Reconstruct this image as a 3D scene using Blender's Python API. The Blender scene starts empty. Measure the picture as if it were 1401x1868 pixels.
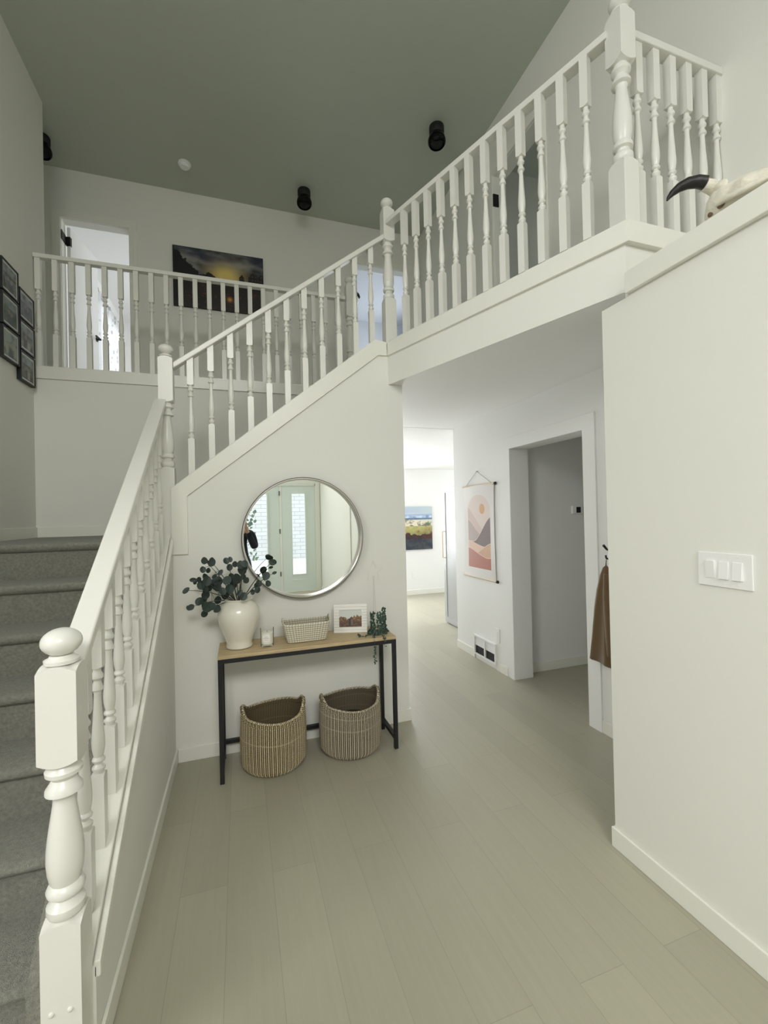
import bpy, bmesh, math, random
from math import sin, cos, pi, radians, sqrt, atan2
from mathutils import Vector, Matrix, noise
random.seed(7)
SC = bpy.context.scene
COL = SC.collection

# ---------------------------------------------------------------- camera
H = 1.6
YAW, PIT, ROL = radians(18.414), radians(.3647), radians(-1.3169)
fw = Vector((sin(YAW)*cos(PIT), cos(YAW)*cos(PIT), sin(PIT)))
rt = Vector((cos(YAW), -sin(YAW), 0))
up = rt.cross(fw)
r2 = rt*cos(ROL)+up*sin(ROL)
u2 = -rt*sin(ROL)+up*cos(ROL)
cd = bpy.data.cameras.new('camera')
cam = bpy.data.objects.new('camera', cd)
COL.objects.link(cam)
mw = Matrix((( r2.x, u2.x, -fw.x, 0), (r2.y, u2.y, -fw.y, 0), (r2.z, u2.z, -fw.z, H), (0, 0, 0, 1)))
cam.matrix_world = mw
cd.sensor_fit = 'HORIZONTAL'
cd.sensor_width = 36
cd.lens = 792.19/1401*36
cd.clip_start = .02
SC.camera = cam

# ---------------------------------------------------------------- world, lights, exposure
SC.view_settings.view_transform = 'Standard'
SC.view_settings.look = 'None'
SC.view_settings.gamma = 1
SC.view_settings.exposure = 0.18
SC.view_settings.use_curve_mapping = False
try:
    SC.cycles.max_bounces = 10
    SC.cycles.diffuse_bounces = 7
    SC.cycles.use_denoising = True
    SC.cycles.sample_clamp_indirect = 6
except Exception:
    pass
w = bpy.data.worlds.new('sky')
SC.world = w
w.use_nodes = True
bg = w.node_tree.nodes['Background']
bg.inputs[0].default_value = (.93, .97, 1, 1)
bg.inputs[1].default_value = 2.0


def area(name, loc, direction, sx, sy, power, color=(1, 1, 1), spread=180):
    d = bpy.data.lights.new(name, 'AREA')
    d.shape = 'RECTANGLE'
    d.size, d.size_y = sx, sy
    d.energy = power
    d.color = color
    d.spread = radians(spread)
    o = bpy.data.objects.new(name, d)
    o.location = loc
    o.rotation_euler = Vector(direction).to_track_quat('-Z', 'Y').to_euler()
    COL.objects.link(o)
    return o


# daylight panels at window openings; those of the upstairs rooms stand inside windowless walls
area('daylight_living_upper', (-4.5, -.9, 4.9), (1, .12, -.62), 2.6, 3.0, 128, (1, .985, .94), 130)
area('daylight_entry_transom', (-.2, -4.2, 5.6), (0, 1, -.75), 2.6, 2.2, 190, (1, .985, .95), 140)
area('daylight_kitchen_window', (5.98, 6.4, 1.65), (-1, 0, -.1), 1.3, 2.1, 48, (.95, .97, 1))
area('fill_kitchen_back', (2.0, 8.2, 1.45), (0, -1, -.1), 1.6, 1.7, 88, (.96, .98, 1))  # fill light added behind the unseen far wall to brighten the hall
area('fill_bedroom', (.36, 7.6, 4.1), (-1, 0, 0), 1.6, 1.4, 28, (.95, .97, 1))  # added fill inside the room; this wall has no window
area('fill_side_room', (4.9, 3.4, 4.2), (-1, 0, 0), .9, 1.0, 5, (.9, .97, 1))  # added fill so the room is not black; no window there
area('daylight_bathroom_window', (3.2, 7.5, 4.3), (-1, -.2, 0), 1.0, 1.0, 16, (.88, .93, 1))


# ---------------------------------------------------------------- materials
def lin(c):
    return tuple(((v/255)/12.92 if v/255 <= .04045 else ((v/255+.055)/1.055)**2.4) for v in c)


MATS = {}


def mat(name, rgb, rough=.6, metal=0., var=.04, vscale=6., bump=0., bscale=60., spec=.5, trans=0., sheen=0., coat=0.):
    """procedural material: base colour modulated by noise, optional noise bump"""
    if name in MATS:
        return MATS[name]
    m = bpy.data.materials.new(name)
    m.use_nodes = True
    nt = m.node_tree
    b = nt.nodes['Principled BSDF']
    tc = nt.nodes.new('ShaderNodeTexCoord')
    nz = nt.nodes.new('ShaderNodeTexNoise')
    nz.inputs['Scale'].default_value = vscale
    nz.inputs['Detail'].default_value = 3
    nt.links.new(tc.outputs['Object'], nz.inputs['Vector'])
    mr = nt.nodes.new('ShaderNodeMapRange')
    mr.inputs['To Min'].default_value = 1-var
    mr.inputs['To Max'].default_value = 1+var
    nt.links.new(nz.outputs['Fac'], mr.inputs['Value'])
    mx = nt.nodes.new('ShaderNodeVectorMath')
    mx.operation = 'SCALE'
    mx.inputs[0].default_value = rgb
    nt.links.new(mr.outputs[0], mx.inputs['Scale'])
    nt.links.new(mx.outputs[0], b.inputs['Base Color'])
    b.inputs['Roughness'].default_value = rough
    b.inputs['Metallic'].default_value = metal
    b.inputs['Specular IOR Level'].default_value = spec
    b.inputs['Transmission Weight'].default_value = trans
    b.inputs['Coat Weight'].default_value = coat
    if sheen:
        b.inputs['Sheen Weight'].default_value = sheen
    if bump:
        n2 = nt.nodes.new('ShaderNodeTexNoise')
        n2.inputs['Scale'].default_value = bscale
        n2.inputs['Detail'].default_value = 4
        nt.links.new(tc.outputs['Object'], n2.inputs['Vector'])
        bp = nt.nodes.new('ShaderNodeBump')
        bp.inputs['Strength'].default_value = bump
        bp.inputs['Distance'].default_value = .01
        nt.links.new(n2.outputs['Fac'], bp.inputs['Height'])
        nt.links.new(bp.outputs[0], b.inputs['Normal'])
    MATS[name] = m
    return m


WALL = mat('wall_paint', (.775, .772, .718), .65, var=.012, vscale=2, bump=.03, bscale=180)
HALLW = mat('hall_wall_paint', (.83, .832, .82), .6, var=.012, vscale=2, bump=.03, bscale=180)
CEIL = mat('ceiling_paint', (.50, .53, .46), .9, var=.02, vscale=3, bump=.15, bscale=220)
TRIM = mat('trim_paint', (.80, .795, .73), .32, var=.01, bump=.02, bscale=40)
SATIN = mat('railing_paint', (.755, .75, .70), .28, var=.012, bump=.02, bscale=30)
DOORW = mat('door_paint', (.72, .78, .74), .4, var=.015)
CARPET = mat('carpet_pile', (.29, .29, .24), 1, var=.5, vscale=75, bump=1.0, bscale=330, spec=.1, sheen=.3)
BLACK = mat('black_steel', (.008, .008, .011), .45, var=.1)
BLACKM = mat('black_matte', (.006, .006, .006), .6, var=.1)
STEEL = mat('brushed_steel', (.62, .58, .54), .3, 1, var=.05, vscale=40)
DARKRIM = mat('dark_bronze', (.05, .04, .035), .4, .8)
CERAM = mat('glazed_ceramic', (.74, .71, .62), .22, var=.05, vscale=9, coat=.5)
LEAF = mat('eucalyptus_leaf', (.018, .034, .027), .5, var=.3, vscale=25)
STEM = mat('plant_stem', (.05, .055, .04), .6)
IVY = mat('ivy_leaf', (.035, .07, .05), .5, var=.35, vscale=60)
PLAST = mat('white_plastic', (.84, .84, .83), .3, var=.01)
WAX = mat('candle_wax', (.86, .83, .74), .5)
LABEL = mat('paper_label', (.86, .85, .82), .7)
INK = mat('grey_ink', (.35, .34, .33), .7)
FRAMEW = mat('white_frame_wood', (.82, .81, .76), .5)
WOODL = mat('pale_dowel_wood', (.72, .6, .47), .5)
CABI = mat('cabinet_paint', (.38, .385, .385), .4)
GOLD = mat('brass_handle', (.75, .55, .33), .3, .9)
BONE = mat('bone', (.74, .705, .60), .6, var=.3, vscale=18, bump=.6, bscale=40)
BONED = mat('bone_cavity', (.16, .10, .06), .8, var=.3)
HORN = mat('black_horn', (.012, .010, .010), .45, var=.3, bump=.3, bscale=50)
COATM = mat('tan_wool', (.125, .075, .028), .9, var=.15, vscale=14, bump=.3, bscale=260, sheen=.3)
STONE = mat('concrete_path', (.85, .85, .84), .8)
SKIN = mat('skin', (.55, .33, .24), .5)
SWEAT = mat('navy_sweater', (.012, .014, .025), .9)
JEANS = mat('dark_denim', (.02, .03, .06), .9)
HAIR = mat('brown_hair', (.04, .022, .012), .6)
CORD = mat('grey_cord', (.25, .22, .2), .7)
WIRE = mat('pale_wire', (.62, .60, .55), .4, .4)


def glass_mat(name, tint, mixf, rough=.02):
    m = bpy.data.materials.new(name)
    m.use_nodes = True
    nt = m.node_tree
    nt.nodes.clear()
    o = nt.nodes.new('ShaderNodeOutputMaterial')
    t = nt.nodes.new('ShaderNodeBsdfTransparent')
    t.inputs[0].default_value = (*tint, 1)
    g = nt.nodes.new('ShaderNodeBsdfGlossy')
    g.inputs['Roughness'].default_value = rough
    x = nt.nodes.new('ShaderNodeMixShader')
    lw = nt.nodes.new('ShaderNodeLayerWeight')
    lw.inputs['Blend'].default_value = mixf
    nt.links.new(lw.outputs['Fresnel'], x.inputs[0])
    nt.links.new(t.outputs[0], x.inputs[1])
    nt.links.new(g.outputs[0], x.inputs[2])
    nt.links.new(x.outputs[0], o.inputs[0])
    return m


GLASS = glass_mat('clear_glass', (.975, .985, .98), .06)
SMOKE = glass_mat('smoked_glass', (.30, .30, .31), .25)


def mirror_mat():
    m = bpy.data.materials.new('silvered_mirror')
    m.use_nodes = True
    b = m.node_tree.nodes['Principled BSDF']
    b.inputs['Base Color'].default_value = (.9, .93, .9, 1)
    b.inputs['Metallic'].default_value = 1
    b.inputs['Roughness'].default_value = .0
    return m


MIRROR = mirror_mat()


def paint_mat(name, rough=.6):
    m = bpy.data.materials.new(name)
    m.use_nodes = True
    nt = m.node_tree
    b = nt.nodes['Principled BSDF']
    a = nt.nodes.new('ShaderNodeVertexColor')
    a.layer_name = 'Col'
    nt.links.new(a.outputs[0], b.inputs['Base Color'])
    b.inputs['Roughness'].default_value = rough
    return m


PRINT = paint_mat('printed_surface', .55)
PHOTO = paint_mat('photo_print', .35)
WEAVE = paint_mat('woven_fibre', .85)


def floor_mat():
    m = bpy.data.materials.new('laminate_planks')
    m.use_nodes = True
    nt = m.node_tree
    N, L = nt.nodes, nt.links
    b = N['Principled BSDF']
    tc = N.new('ShaderNodeTexCoord')
    sp = N.new('ShaderNodeSeparateXYZ')
    cb = N.new('ShaderNodeCombineXYZ')
    L.new(tc.outputs['Object'], sp.inputs[0])
    L.new(sp.outputs['Y'], cb.inputs['X'])
    L.new(sp.outputs['X'], cb.inputs['Y'])
    br = N.new('ShaderNodeTexBrick')
    br.offset = .37
    br.inputs['Scale'].default_value = 1
    br.inputs['Brick Width'].default_value = 1.32
    br.inputs['Row Height'].default_value = .19
    br.inputs['Mortar Size'].default_value = .0011
    br.inputs['Mortar Smooth'].default_value = .1
    br.inputs['Bias'].default_value = 0
    br.inputs['Color1'].default_value = (*lin((170, 166, 147)), 1)
    br.inputs['Color2'].default_value = (*lin((163, 159, 141)), 1)
    br.inputs['Mortar'].default_value = (*lin((149, 145, 129)), 1)
    L.new(cb.outputs[0], br.inputs['Vector'])
    mp = N.new('ShaderNodeMapping')
    mp.inputs['Scale'].default_value = (1.2, 22, 1)
    L.new(cb.outputs[0], mp.inputs[0])
    nz = N.new('ShaderNodeTexNoise')
    nz.inputs['Scale'].default_value = 2.2
    nz.inputs['Detail'].default_value = 6
    nz.inputs['Distortion'].default_value = .8
    L.new(mp.outputs[0], nz.inputs['Vector'])
    mr = N.new('ShaderNodeMapRange')
    mr.inputs['To Min'].default_value = .93
    mr.inputs['To Max'].default_value = 1.07
    L.new(nz.outputs['Fac'], mr.inputs['Value'])
    sc = N.new('ShaderNodeVectorMath')
    sc.operation = 'SCALE'
    L.new(br.outputs['Color'], sc.inputs[0])
    L.new(mr.outputs[0], sc.inputs['Scale'])
    L.new(sc.outputs[0], b.inputs['Base Color'])
    b.inputs['Roughness'].default_value = .42
    bp = N.new('ShaderNodeBump')
    bp.inputs['Strength'].default_value = .15
    bp.inputs['Distance'].default_value = .002
    L.new(nz.outputs['Fac'], bp.inputs['Height'])
    L.new(bp.outputs[0], b.inputs['Normal'])
    return m


def oak_mat():
    m = bpy.data.materials.new('oak_board')
    m.use_nodes = True
    nt = m.node_tree
    N, L = nt.nodes, nt.links
    b = N['Principled BSDF']
    tc = N.new('ShaderNodeTexCoord')
    mp = N.new('ShaderNodeMapping')
    mp.inputs['Scale'].default_value = (2, 30, 30)
    L.new(tc.outputs['Object'], mp.inputs[0])
    nz = N.new('ShaderNodeTexNoise')
    nz.inputs['Scale'].default_value = 2.5
    nz.inputs['Detail'].default_value = 5
    nz.inputs['Distortion'].default_value = 1.2
    L.new(mp.outputs[0], nz.inputs['Vector'])
    cr = N.new('ShaderNodeValToRGB')
    cr.color_ramp.elements[0].position = .3
    cr.color_ramp.elements[0].color = (*lin((168, 145, 108)), 1)
    cr.color_ramp.elements[1].position = .7
    cr.color_ramp.elements[1].color = (*lin((205, 184, 146)), 1)
    L.new(nz.outputs['Fac'], cr.inputs[0])
    L.new(cr.outputs[0], b.inputs['Base Color'])
    b.inputs['Roughness'].default_value = .5
    return m


def brick_mat():
    m = bpy.data.materials.new('pale_brick')
    m.use_nodes = True
    nt = m.node_tree
    N, L = nt.nodes, nt.links
    b = N['Principled BSDF']
    tc = N.new('ShaderNodeTexCoord')
    sp = N.new('ShaderNodeSeparateXYZ')
    cb = N.new('ShaderNodeCombineXYZ')
    L.new(tc.outputs['Object'], sp.inputs[0])
    L.new(sp.outputs['X'], cb.inputs['X'])
    L.new(sp.outputs['Z'], cb.inputs['Y'])
    br = N.new('ShaderNodeTexBrick')
    br.inputs['Scale'].default_value = 1
    br.inputs['Brick Width'].default_value = .42
    br.inputs['Row Height'].default_value = .15
    br.inputs['Mortar Size'].default_value = .012
    br.inputs['Color1'].default_value = (.60, .61, .62, 1)
    br.inputs['Color2'].default_value = (.55, .56, .57, 1)
    br.inputs['Mortar'].default_value = (.40, .40, .42, 1)
    L.new(cb.outputs[0], br.inputs['Vector'])
    L.new(br.outputs['Color'], b.inputs['Base Color'])
    b.inputs['Roughness'].default_value = .9
    return m


def curtain_mat():
    m = bpy.data.materials.new('sheer_curtain')
    m.use_nodes = True
    nt = m.node_tree
    N, L = nt.nodes, nt.links
    out = N['Material Output']
    N.remove(N['Principled BSDF'])
    tc = N.new('ShaderNodeTexCoord')
    vo = N.new('ShaderNodeTexVoronoi')
    vo.inputs['Scale'].default_value = 9
    L.new(tc.outputs['Object'], vo.inputs['Vector'])
    cr = N.new('ShaderNodeValToRGB')
    cr.color_ramp.elements[0].position = .22
    cr.color_ramp.elements[0].color = (.52, .54, .56, 1)
    cr.color_ramp.elements[1].position = .34
    cr.color_ramp.elements[1].color = (.86, .87, .88, 1)
    L.new(vo.outputs['Distance'], cr.inputs[0])
    d = N.new('ShaderNodeBsdfDiffuse')
    t = N.new('ShaderNodeBsdfTranslucent')
    L.new(cr.outputs[0], d.inputs[0])
    L.new(cr.outputs[0], t.inputs[0])
    x = N.new('ShaderNodeMixShader')
    x.inputs[0].default_value = .5
    L.new(d.outputs[0], x.inputs[1])
    L.new(t.outputs[0], x.inputs[2])
    L.new(x.outputs[0], out.inputs[0])
    return m


FLOOR, OAK, BRICK, CURT = floor_mat(), oak_mat(), brick_mat(), curtain_mat()


# ---------------------------------------------------------------- mesh helpers
class B:
    def __init__(s):
        s.bm = bmesh.new()

    def face(s, vs, mi=0):
        try:
            f = s.bm.faces.new(vs)
            f.material_index = mi
            return f
        except ValueError:
            return None

    def box(s, x0, x1, y0, y1, z0, z1, mi=0):
        v = [s.bm.verts.new(p) for p in ((x0, y0, z0), (x1, y0, z0), (x1, y1, z0), (x0, y1, z0),
                                         (x0, y0, z1), (x1, y0, z1), (x1, y1, z1), (x0, y1, z1))]
        for q in ((3, 2, 1, 0), (4, 5, 6, 7), (0, 1, 5, 4), (1, 2, 6, 5), (2, 3, 7, 6), (3, 0, 4, 7)):
            s.face([v[i] for i in q], mi)
        return s

    def prism(s, pts, axis, a, b, mi=0):
        """pts 2-D: axis x -> (y,z), y -> (x,z), z -> (x,y)"""
        def P(p, t):
            return {'x': (t, p[0], p[1]), 'y': (p[0], t, p[1]), 'z': (p[0], p[1], t)}[axis]
        A = [s.bm.verts.new(P(p, a)) for p in pts]
        Bv = [s.bm.verts.new(P(p, b)) for p in pts]
        n = len(pts)
        s.face(A, mi)
        s.face(Bv[::-1], mi)
        for i in range(n):
            s.face([A[i], Bv[i], Bv[(i+1) % n], A[(i+1) % n]], mi)
        return s

    def hexa(s, P8, mi=0):
        v = [s.bm.verts.new(p) for p in P8]
        for q in ((3, 2, 1, 0), (4, 5, 6, 7), (0, 1, 5, 4), (1, 2, 6, 5), (2, 3, 7, 6), (3, 0, 4, 7)):
            s.face([v[i] for i in q], mi)
        return s

    def beam(s, p, q, width, thick, side=None, mi=0):
        """rectangular bar from p to q; p,q are the centre of the top face; stays vertical-sided, ends plumb"""
        p, q = Vector(p), Vector(q)
        d = q-p
        n = Vector((-d.y, d.x, 0)).normalized()*(width/2)
        dn = Vector((0, 0, -thick))
        return s.hexa([p-n+dn, q-n+dn, q+n+dn, p+n+dn, p-n, q-n, q+n, p+n], mi)

    def lathe(s, prof, c=(0, 0, 0), n=24, mi=0, axis='z', cap=True, sx=1, sy=1):
        rings = []
        for r, z in prof:
            ring = []
            for i in range(n):
                a = 2*pi*i/n
                x, y = r*cos(a)*sx, r*sin(a)*sy
                p = {'z': (x, y, z), 'x': (z, x, y), 'y': (x, z, y)}[axis]
                ring.append(s.bm.verts.new((c[0]+p[0], c[1]+p[1], c[2]+p[2])))
            rings.append(ring)
        for k in range(len(rings)-1):
            for i in range(n):
                j = (i+1) % n
                s.face([rings[k][i], rings[k][j], rings[k+1][j], rings[k+1][i]], mi)
        if cap:
            s.face(rings[0][::-1], mi)
            s.face(rings[-1], mi)
        return s

    def loft(s, secs, n=20, mi=0, cap=True):
        """secs: list of functions angle->Vector"""
        rings = [[s.bm.verts.new(f(2*pi*i/n)) for i in range(n)] for f in secs]
        for k in range(len(rings)-1):
            for i in range(n):
                j = (i+1) % n
                s.face([rings[k][i], rings[k][j], rings[k+1][j], rings[k+1][i]], mi)
        if cap:
            s.face(rings[0][::-1], mi)
            s.face(rings[-1], mi)
        return s

    def tube(s, pts, r, n=8, mi=0):
        pts = [Vector(p) for p in pts]
        rs = r if isinstance(r, (list, tuple)) else [r]*len(pts)
        rings = []
        u = None
        for i, p in enumerate(pts):
            t = (pts[min(i+1, len(pts)-1)]-pts[max(i-1, 0)]).normalized()
            if u is None:
                u = t.orthogonal().normalized()
            u = (u-t*u.dot(t))
            u = u.normalized() if u.length > 1e-6 else t.orthogonal().normalized()
            v = t.cross(u)
            rings.append([s.bm.verts.new(p+(u*cos(2*pi*k/n)+v*sin(2*pi*k/n))*rs[i]) for k in range(n)])
        for k in range(len(rings)-1):
            for i in range(n):
                j = (i+1) % n
                s.face([rings[k][i], rings[k][j], rings[k+1][j], rings[k+1][i]], mi)
        s.face(rings[0][::-1], mi)
        s.face(rings[-1], mi)
        return s

    def disc(s, c, r, nrm, upv, asp=1., n=10, fold=.0, mi=0, th=.0015):
        """thin closed leaf disc with a slight fold"""
        c, nrm, upv = Vector(c), Vector(nrm).normalized(), Vector(upv)
        upv = (upv-nrm*upv.dot(nrm)).normalized()
        sd = nrm.cross(upv)
        top = []
        bot = []
        for i in range(n):
            a = 2*pi*i/n
            x, y = cos(a)*r*asp, sin(a)*r
            if y > 0:
                x *= 1-.25*(y/r)**2
            p = c+sd*x+upv*y+nrm*(abs(x)*fold)
            top.append(s.bm.verts.new(p+nrm*th))
            bot.append(s.bm.verts.new(p-nrm*th))
        ct = s.bm.verts.new(c+nrm*th)
        cb = s.bm.verts.new(c-nrm*th)
        for i in range(n):
            j = (i+1) % n
            s.face([ct, top[i], top[j]], mi)
            s.face([cb, bot[j], bot[i]], mi)
            s.face([top[i], bot[i], bot[j], top[j]], mi)
        return s

    def grid(s, P, nu, nv, color=None, mi=0, flip=False):
        vs = [[s.bm.verts.new(P(i/nu, j/nv)) for j in range(nv+1)] for i in range(nu+1)]
        lay = None
        if color:
            lay = s.bm.loops.layers.float_color.get('Col') or s.bm.loops.layers.float_color.new('Col')
        for i in range(nu):
            for j in range(nv):
                q = [vs[i][j], vs[i+1][j], vs[i+1][j+1], vs[i][j+1]]
                if flip:
                    q = q[::-1]
                f = s.face(q, mi)
                if f and color:
                    c = color((i+.5)/nu, (j+.5)/nv)
                    for lp in f.loops:
                        lp[lay] = (*c, 1)
        return s


def obj(name, b, mats, parent=None, smooth=None, bevel=0, seg=2):
    bm = b.bm
    if b.bm.loops.layers.float_color.get('Col') is None or smooth:
        bmesh.ops.recalc_face_normals(bm, faces=bm.faces)
    if parent is not None:
        inv = parent.matrix_world.inverted()
        org = None
        bm.transform(inv)
    xs = [v.co for v in bm.verts]
    lo = Vector((min(v.x for v in xs), min(v.y for v in xs), min(v.z for v in xs)))
    hi = Vector((max(v.x for v in xs), max(v.y for v in xs), max(v.z for v in xs)))
    o3 = Vector(((lo.x+hi.x)/2, (lo.y+hi.y)/2, lo.z))
    bm.transform(Matrix.Translation(-o3))
    me = bpy.data.meshes.new(name)
    bm.to_mesh(me)
    bm.free()
    o = bpy.data.objects.new(name, me)
    COL.objects.link(o)
    if parent is not None:
        o.parent = parent
    o.location = o3
    if parent is not None:
        o.matrix_world = parent.matrix_world @ Matrix.Translation(o3)
        o.matrix_parent_inverse = Matrix.Identity(4)
        o.location = o3
    else:
        o.matrix_world = Matrix.Translation(o3)
    for m in (mats if isinstance(mats, (list, tuple)) else [mats]):
        me.materials.append(m)
    if smooth:
        for p in me.polygons:
            p.use_smooth = True
        me.set_sharp_from_angle(angle=radians(smooth))
    if bevel:
        md = o.modifiers.new('edge', 'BEVEL')
        md.width = bevel
        md.segments = seg
        md.limit_method = 'ANGLE'
        md.angle_limit = radians(35)
    return o


def tag(o, label, cat, group=None):
    o['label'] = label
    o['category'] = cat
    if group:
        o['group'] = group
    return o


def struct(name, b, m, **k):
    o = obj(name, b, m, **k)
    o['kind'] = 'structure'
    return o


def thing(name, label, cat, loc, group=None, rotz=0):
    o = bpy.data.objects.new(name, None)
    o.empty_display_size = .1
    COL.objects.link(o)
    o.matrix_world = Matrix.Translation(loc) @ Matrix.Rotation(rotz, 4, 'Z')
    return tag(o, label, cat, group)


def copy_tree(o, loc, label, parent=None):
    """copy a thing with its parts and sub-parts"""
    c = o.copy()
    COL.objects.link(c)
    if parent is None:
        c.location = loc
        c['label'] = label
    else:
        c.parent = parent
    for ch in o.children:
        copy_tree(ch, None, None, c)
    return c


def holes_wall(axis, a0, a1, u0, u1, v0, v1, holes):
    """wall slab of thickness a0..a1 along axis, u x v rectangle with rectangular holes"""
    b = B()
    us = sorted({u0, u1, *[h[0] for h in holes], *[h[1] for h in holes]})
    vs = sorted({v0, v1, *[h[2] for h in holes], *[h[3] for h in holes]})
    us = [u for u in us if u0 <= u <= u1]
    vs = [v for v in vs if v0 <= v <= v1]

    def solid(i, j):
        if not (0 <= i < len(us)-1 and 0 <= j < len(vs)-1):
            return False
        uc, vc = (us[i]+us[i+1])/2, (vs[j]+vs[j+1])/2
        return not any(h[0] < uc < h[1] and h[2] < vc < h[3] for h in holes)
    V = {}

    def vert(a, i, j):
        k = (a, i, j)
        if k not in V:
            p = (a, us[i], vs[j]) if axis == 'x' else (us[i], a, vs[j])
            V[k] = b.bm.verts.new(p)
        return V[k]
    for i in range(len(us)-1):
        for j in range(len(vs)-1):
            if not solid(i, j):
                continue
            for a in (a0, a1):
                b.face([vert(a, i, j), vert(a, i+1, j), vert(a, i+1, j+1), vert(a, i, j+1)])
            for (di, dj, e) in ((-1, 0, ((i, j), (i, j+1))), (1, 0, ((i+1, j), (i+1, j+1))),
                                (0, -1, ((i, j), (i+1, j))), (0, 1, ((i, j+1), (i+1, j+1)))):
                if not solid(i+di, j+dj):
                    b.face([vert(a0, *e[0]), vert(a0, *e[1]), vert(a1, *e[1]), vert(a1, *e[0])])
    return b


# ================================================================ THE SHELL
YM = 3.162           # face of the wall with the mirror
XR = 1.664           # face of the near right wall
XV = 2.45            # face of the far right wall (both storeys)
ZC = 5.43            # upper ceiling
ZF2 = 2.88           # upper floor level
ZT0, ZT1 = 2.824, 2.925   # fascia board
ZS = 2.605           # hall ceiling
ZL = 1.475           # landing level
YL = 4.41            # wall behind the landing
YB = 5.51            # upper back wall
RIS, RUN = ZL/7, .249

struct('floor', B().box(-3.6, 6.1, -3.05, 8.1, -.12, 0), FLOOR)
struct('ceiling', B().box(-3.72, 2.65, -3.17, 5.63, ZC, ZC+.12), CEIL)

# second floor slab with its diagonal edge
slab = B().prism([(1.112, 3.165), (1.716, 1.535), (XV, 1.535), (XV, YB), (-3.6, YB), (-3.6, 4.53), (1.13, 4.53), (1.13, 3.165)],
                 'z', ZS, ZF2)
so = struct('floor_upper', slab, [WALL, HALLW])
for p_ in so.data.polygons:
    if p_.normal.z < -.5:
        p_.material_index = 1

# wall with the mirror, sloping under the upper flight
struct('wall_stair', B().prism([(-.425, 0), (1.225, 0), (1.225, ZS), (1.112, ZS), (1.112, 2.90), (1.012, 2.918), (-.425, 1.785)],
                               'y', YM, 3.285), WALL)
struct('wall_hall_left', B().box(1.105, 1.225, 3.285, 4.53, 0, ZS), HALLW)
# knee wall beside the lower flight
capz = lambda y: .486+.703*(y-1.717)
struct('wall_knee', B().prism([(1.49, 0), (YM, 0), (YM, capz(YM)-.03), (1.49, capz(1.49)-.03)], 'x', -.525, -.425), WALL)
struct('wall_landing', B().box(-1.631, 1.13, YL, 4.53, 0, ZF2-.01), WALL)
struct('wall_left', B().box(-1.751, -1.631, 1.35, 4.69, 0, ZC), WALL)
struct('wall_living_return', B().box(-3.72, -1.751, 1.35, 1.47, 0, ZC), WALL)
struct('wall_living_left', holes_wall('x', -3.72, -3.6, -3.05, 1.35, 0, ZC,
                                      [(-2.3, .5, .9, 2.5), (-2.3, .5, 3.0, 4.9)]), WALL)
struct('wall_front', holes_wall('y', -3.17, -3.05, -3.72, 2.65, 0, ZC,
                                [(-.16, 1.56, 0, 2.30), (-1.4, 1.0, 3.2, 5.2)]), WALL)
struct('wall_right', B().box(XR, 1.784, -3.05, 1.63, 0, 2.548), WALL)
struct('ceiling_closet', B().box(XR, XV, -3.05, 1.495, 2.548, 2.645), WALL)
struct('wall_hall_right', holes_wall('x', XV, 2.65, -3.05, 4.67, 0, ZS, [(2.60, 3.54, 0, 2.20)]), HALLW)
struct('wall_upper_right', holes_wall('x', XV-.018, 2.57, -3.05, YB+.12, ZS+.06, ZC, [(2.985, 3.665, ZF2, 4.90)]), WALL)
struct('wall_upper_back', holes_wall('y', YB, YB+.12, -3.6, XV, ZF2, ZC,
                                     [(-1.765, -1.122, ZF2, 4.885), (1.53, 2.255, ZF2, 4.915)]), WALL)
struct('wall_upper_left_end', B().box(-3.72, -3.6, 4.53, 5.63, ZS, ZC), WALL)
struct('wall_upper_left_near', B().box(-3.6, -1.751, 4.57, 4.69, ZS, ZC), WALL)
# corridor behind the cased opening
struct('wall_corridor_far', B().box(2.65, 4.7, 3.65, 3.77, 0, ZS), HALLW)
struct('wall_corridor_near', B().box(2.65, 4.7, 2.40, 2.52, 0, ZS), HALLW)
struct('wall_corridor_end', B().box(4.7, 4.82, 2.40, 3.77, 0, ZS), HALLW)
struct('ceiling_corridor', B().box(2.65, 4.7, 2.52, 3.65, 2.42, 2.54), HALLW)
# kitchen at the end of the hall
struct('wall_kitchen_far', holes_wall('y', 8.0, 8.12, .9, 6.1, 0, ZS, [(1.2, 2.8, .6, 2.3)]), HALLW)  # opening cut for the added kitchen fill light
struct('wall_kitchen_near', B().box(2.65, 6.1, 4.55, 4.67, 0, ZS), HALLW)
struct('wall_kitchen_right', holes_wall('x', 5.9, 6.02, 4.67, 8.0, 0, ZS, [(5.3, 7.5, .95, 2.3)]), HALLW)
struct('wall_kitchen_left', B().box(.9, 1.02, 4.53, 8.0, 0, ZS), HALLW)
struct('ceiling_kitchen', B().prism([(4.66, 2.603), (8.0, 2.49), (8.0, 2.62), (4.66, 2.62)], 'x', .9, 6.02), HALLW)
# bedroom behind the left upper door
struct('floor_bedroom', B().box(-2.05, .45, YB+.12, 9.3, ZF2-.1, ZF2), CARPET)
struct('ceiling_bedroom', B().box(-2.05, .45, YB+.12, 9.3, 5.33, 5.43), HALLW)
struct('wall_bedroom_left', holes_wall('x', -2.12, -2.0, YB+.12, 9.3, ZF2, 5.43, [(7.45, 8.7, 3.3, 4.9)]), HALLW)
struct('wall_bedroom_far', B().box(-2.12, .45, 9.2, 9.3, ZF2, 5.43), HALLW)
struct('wall_bedroom_right', B().box(.4, .5, YB+.12, 9.3, ZF2, 5.43), HALLW)
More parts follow.
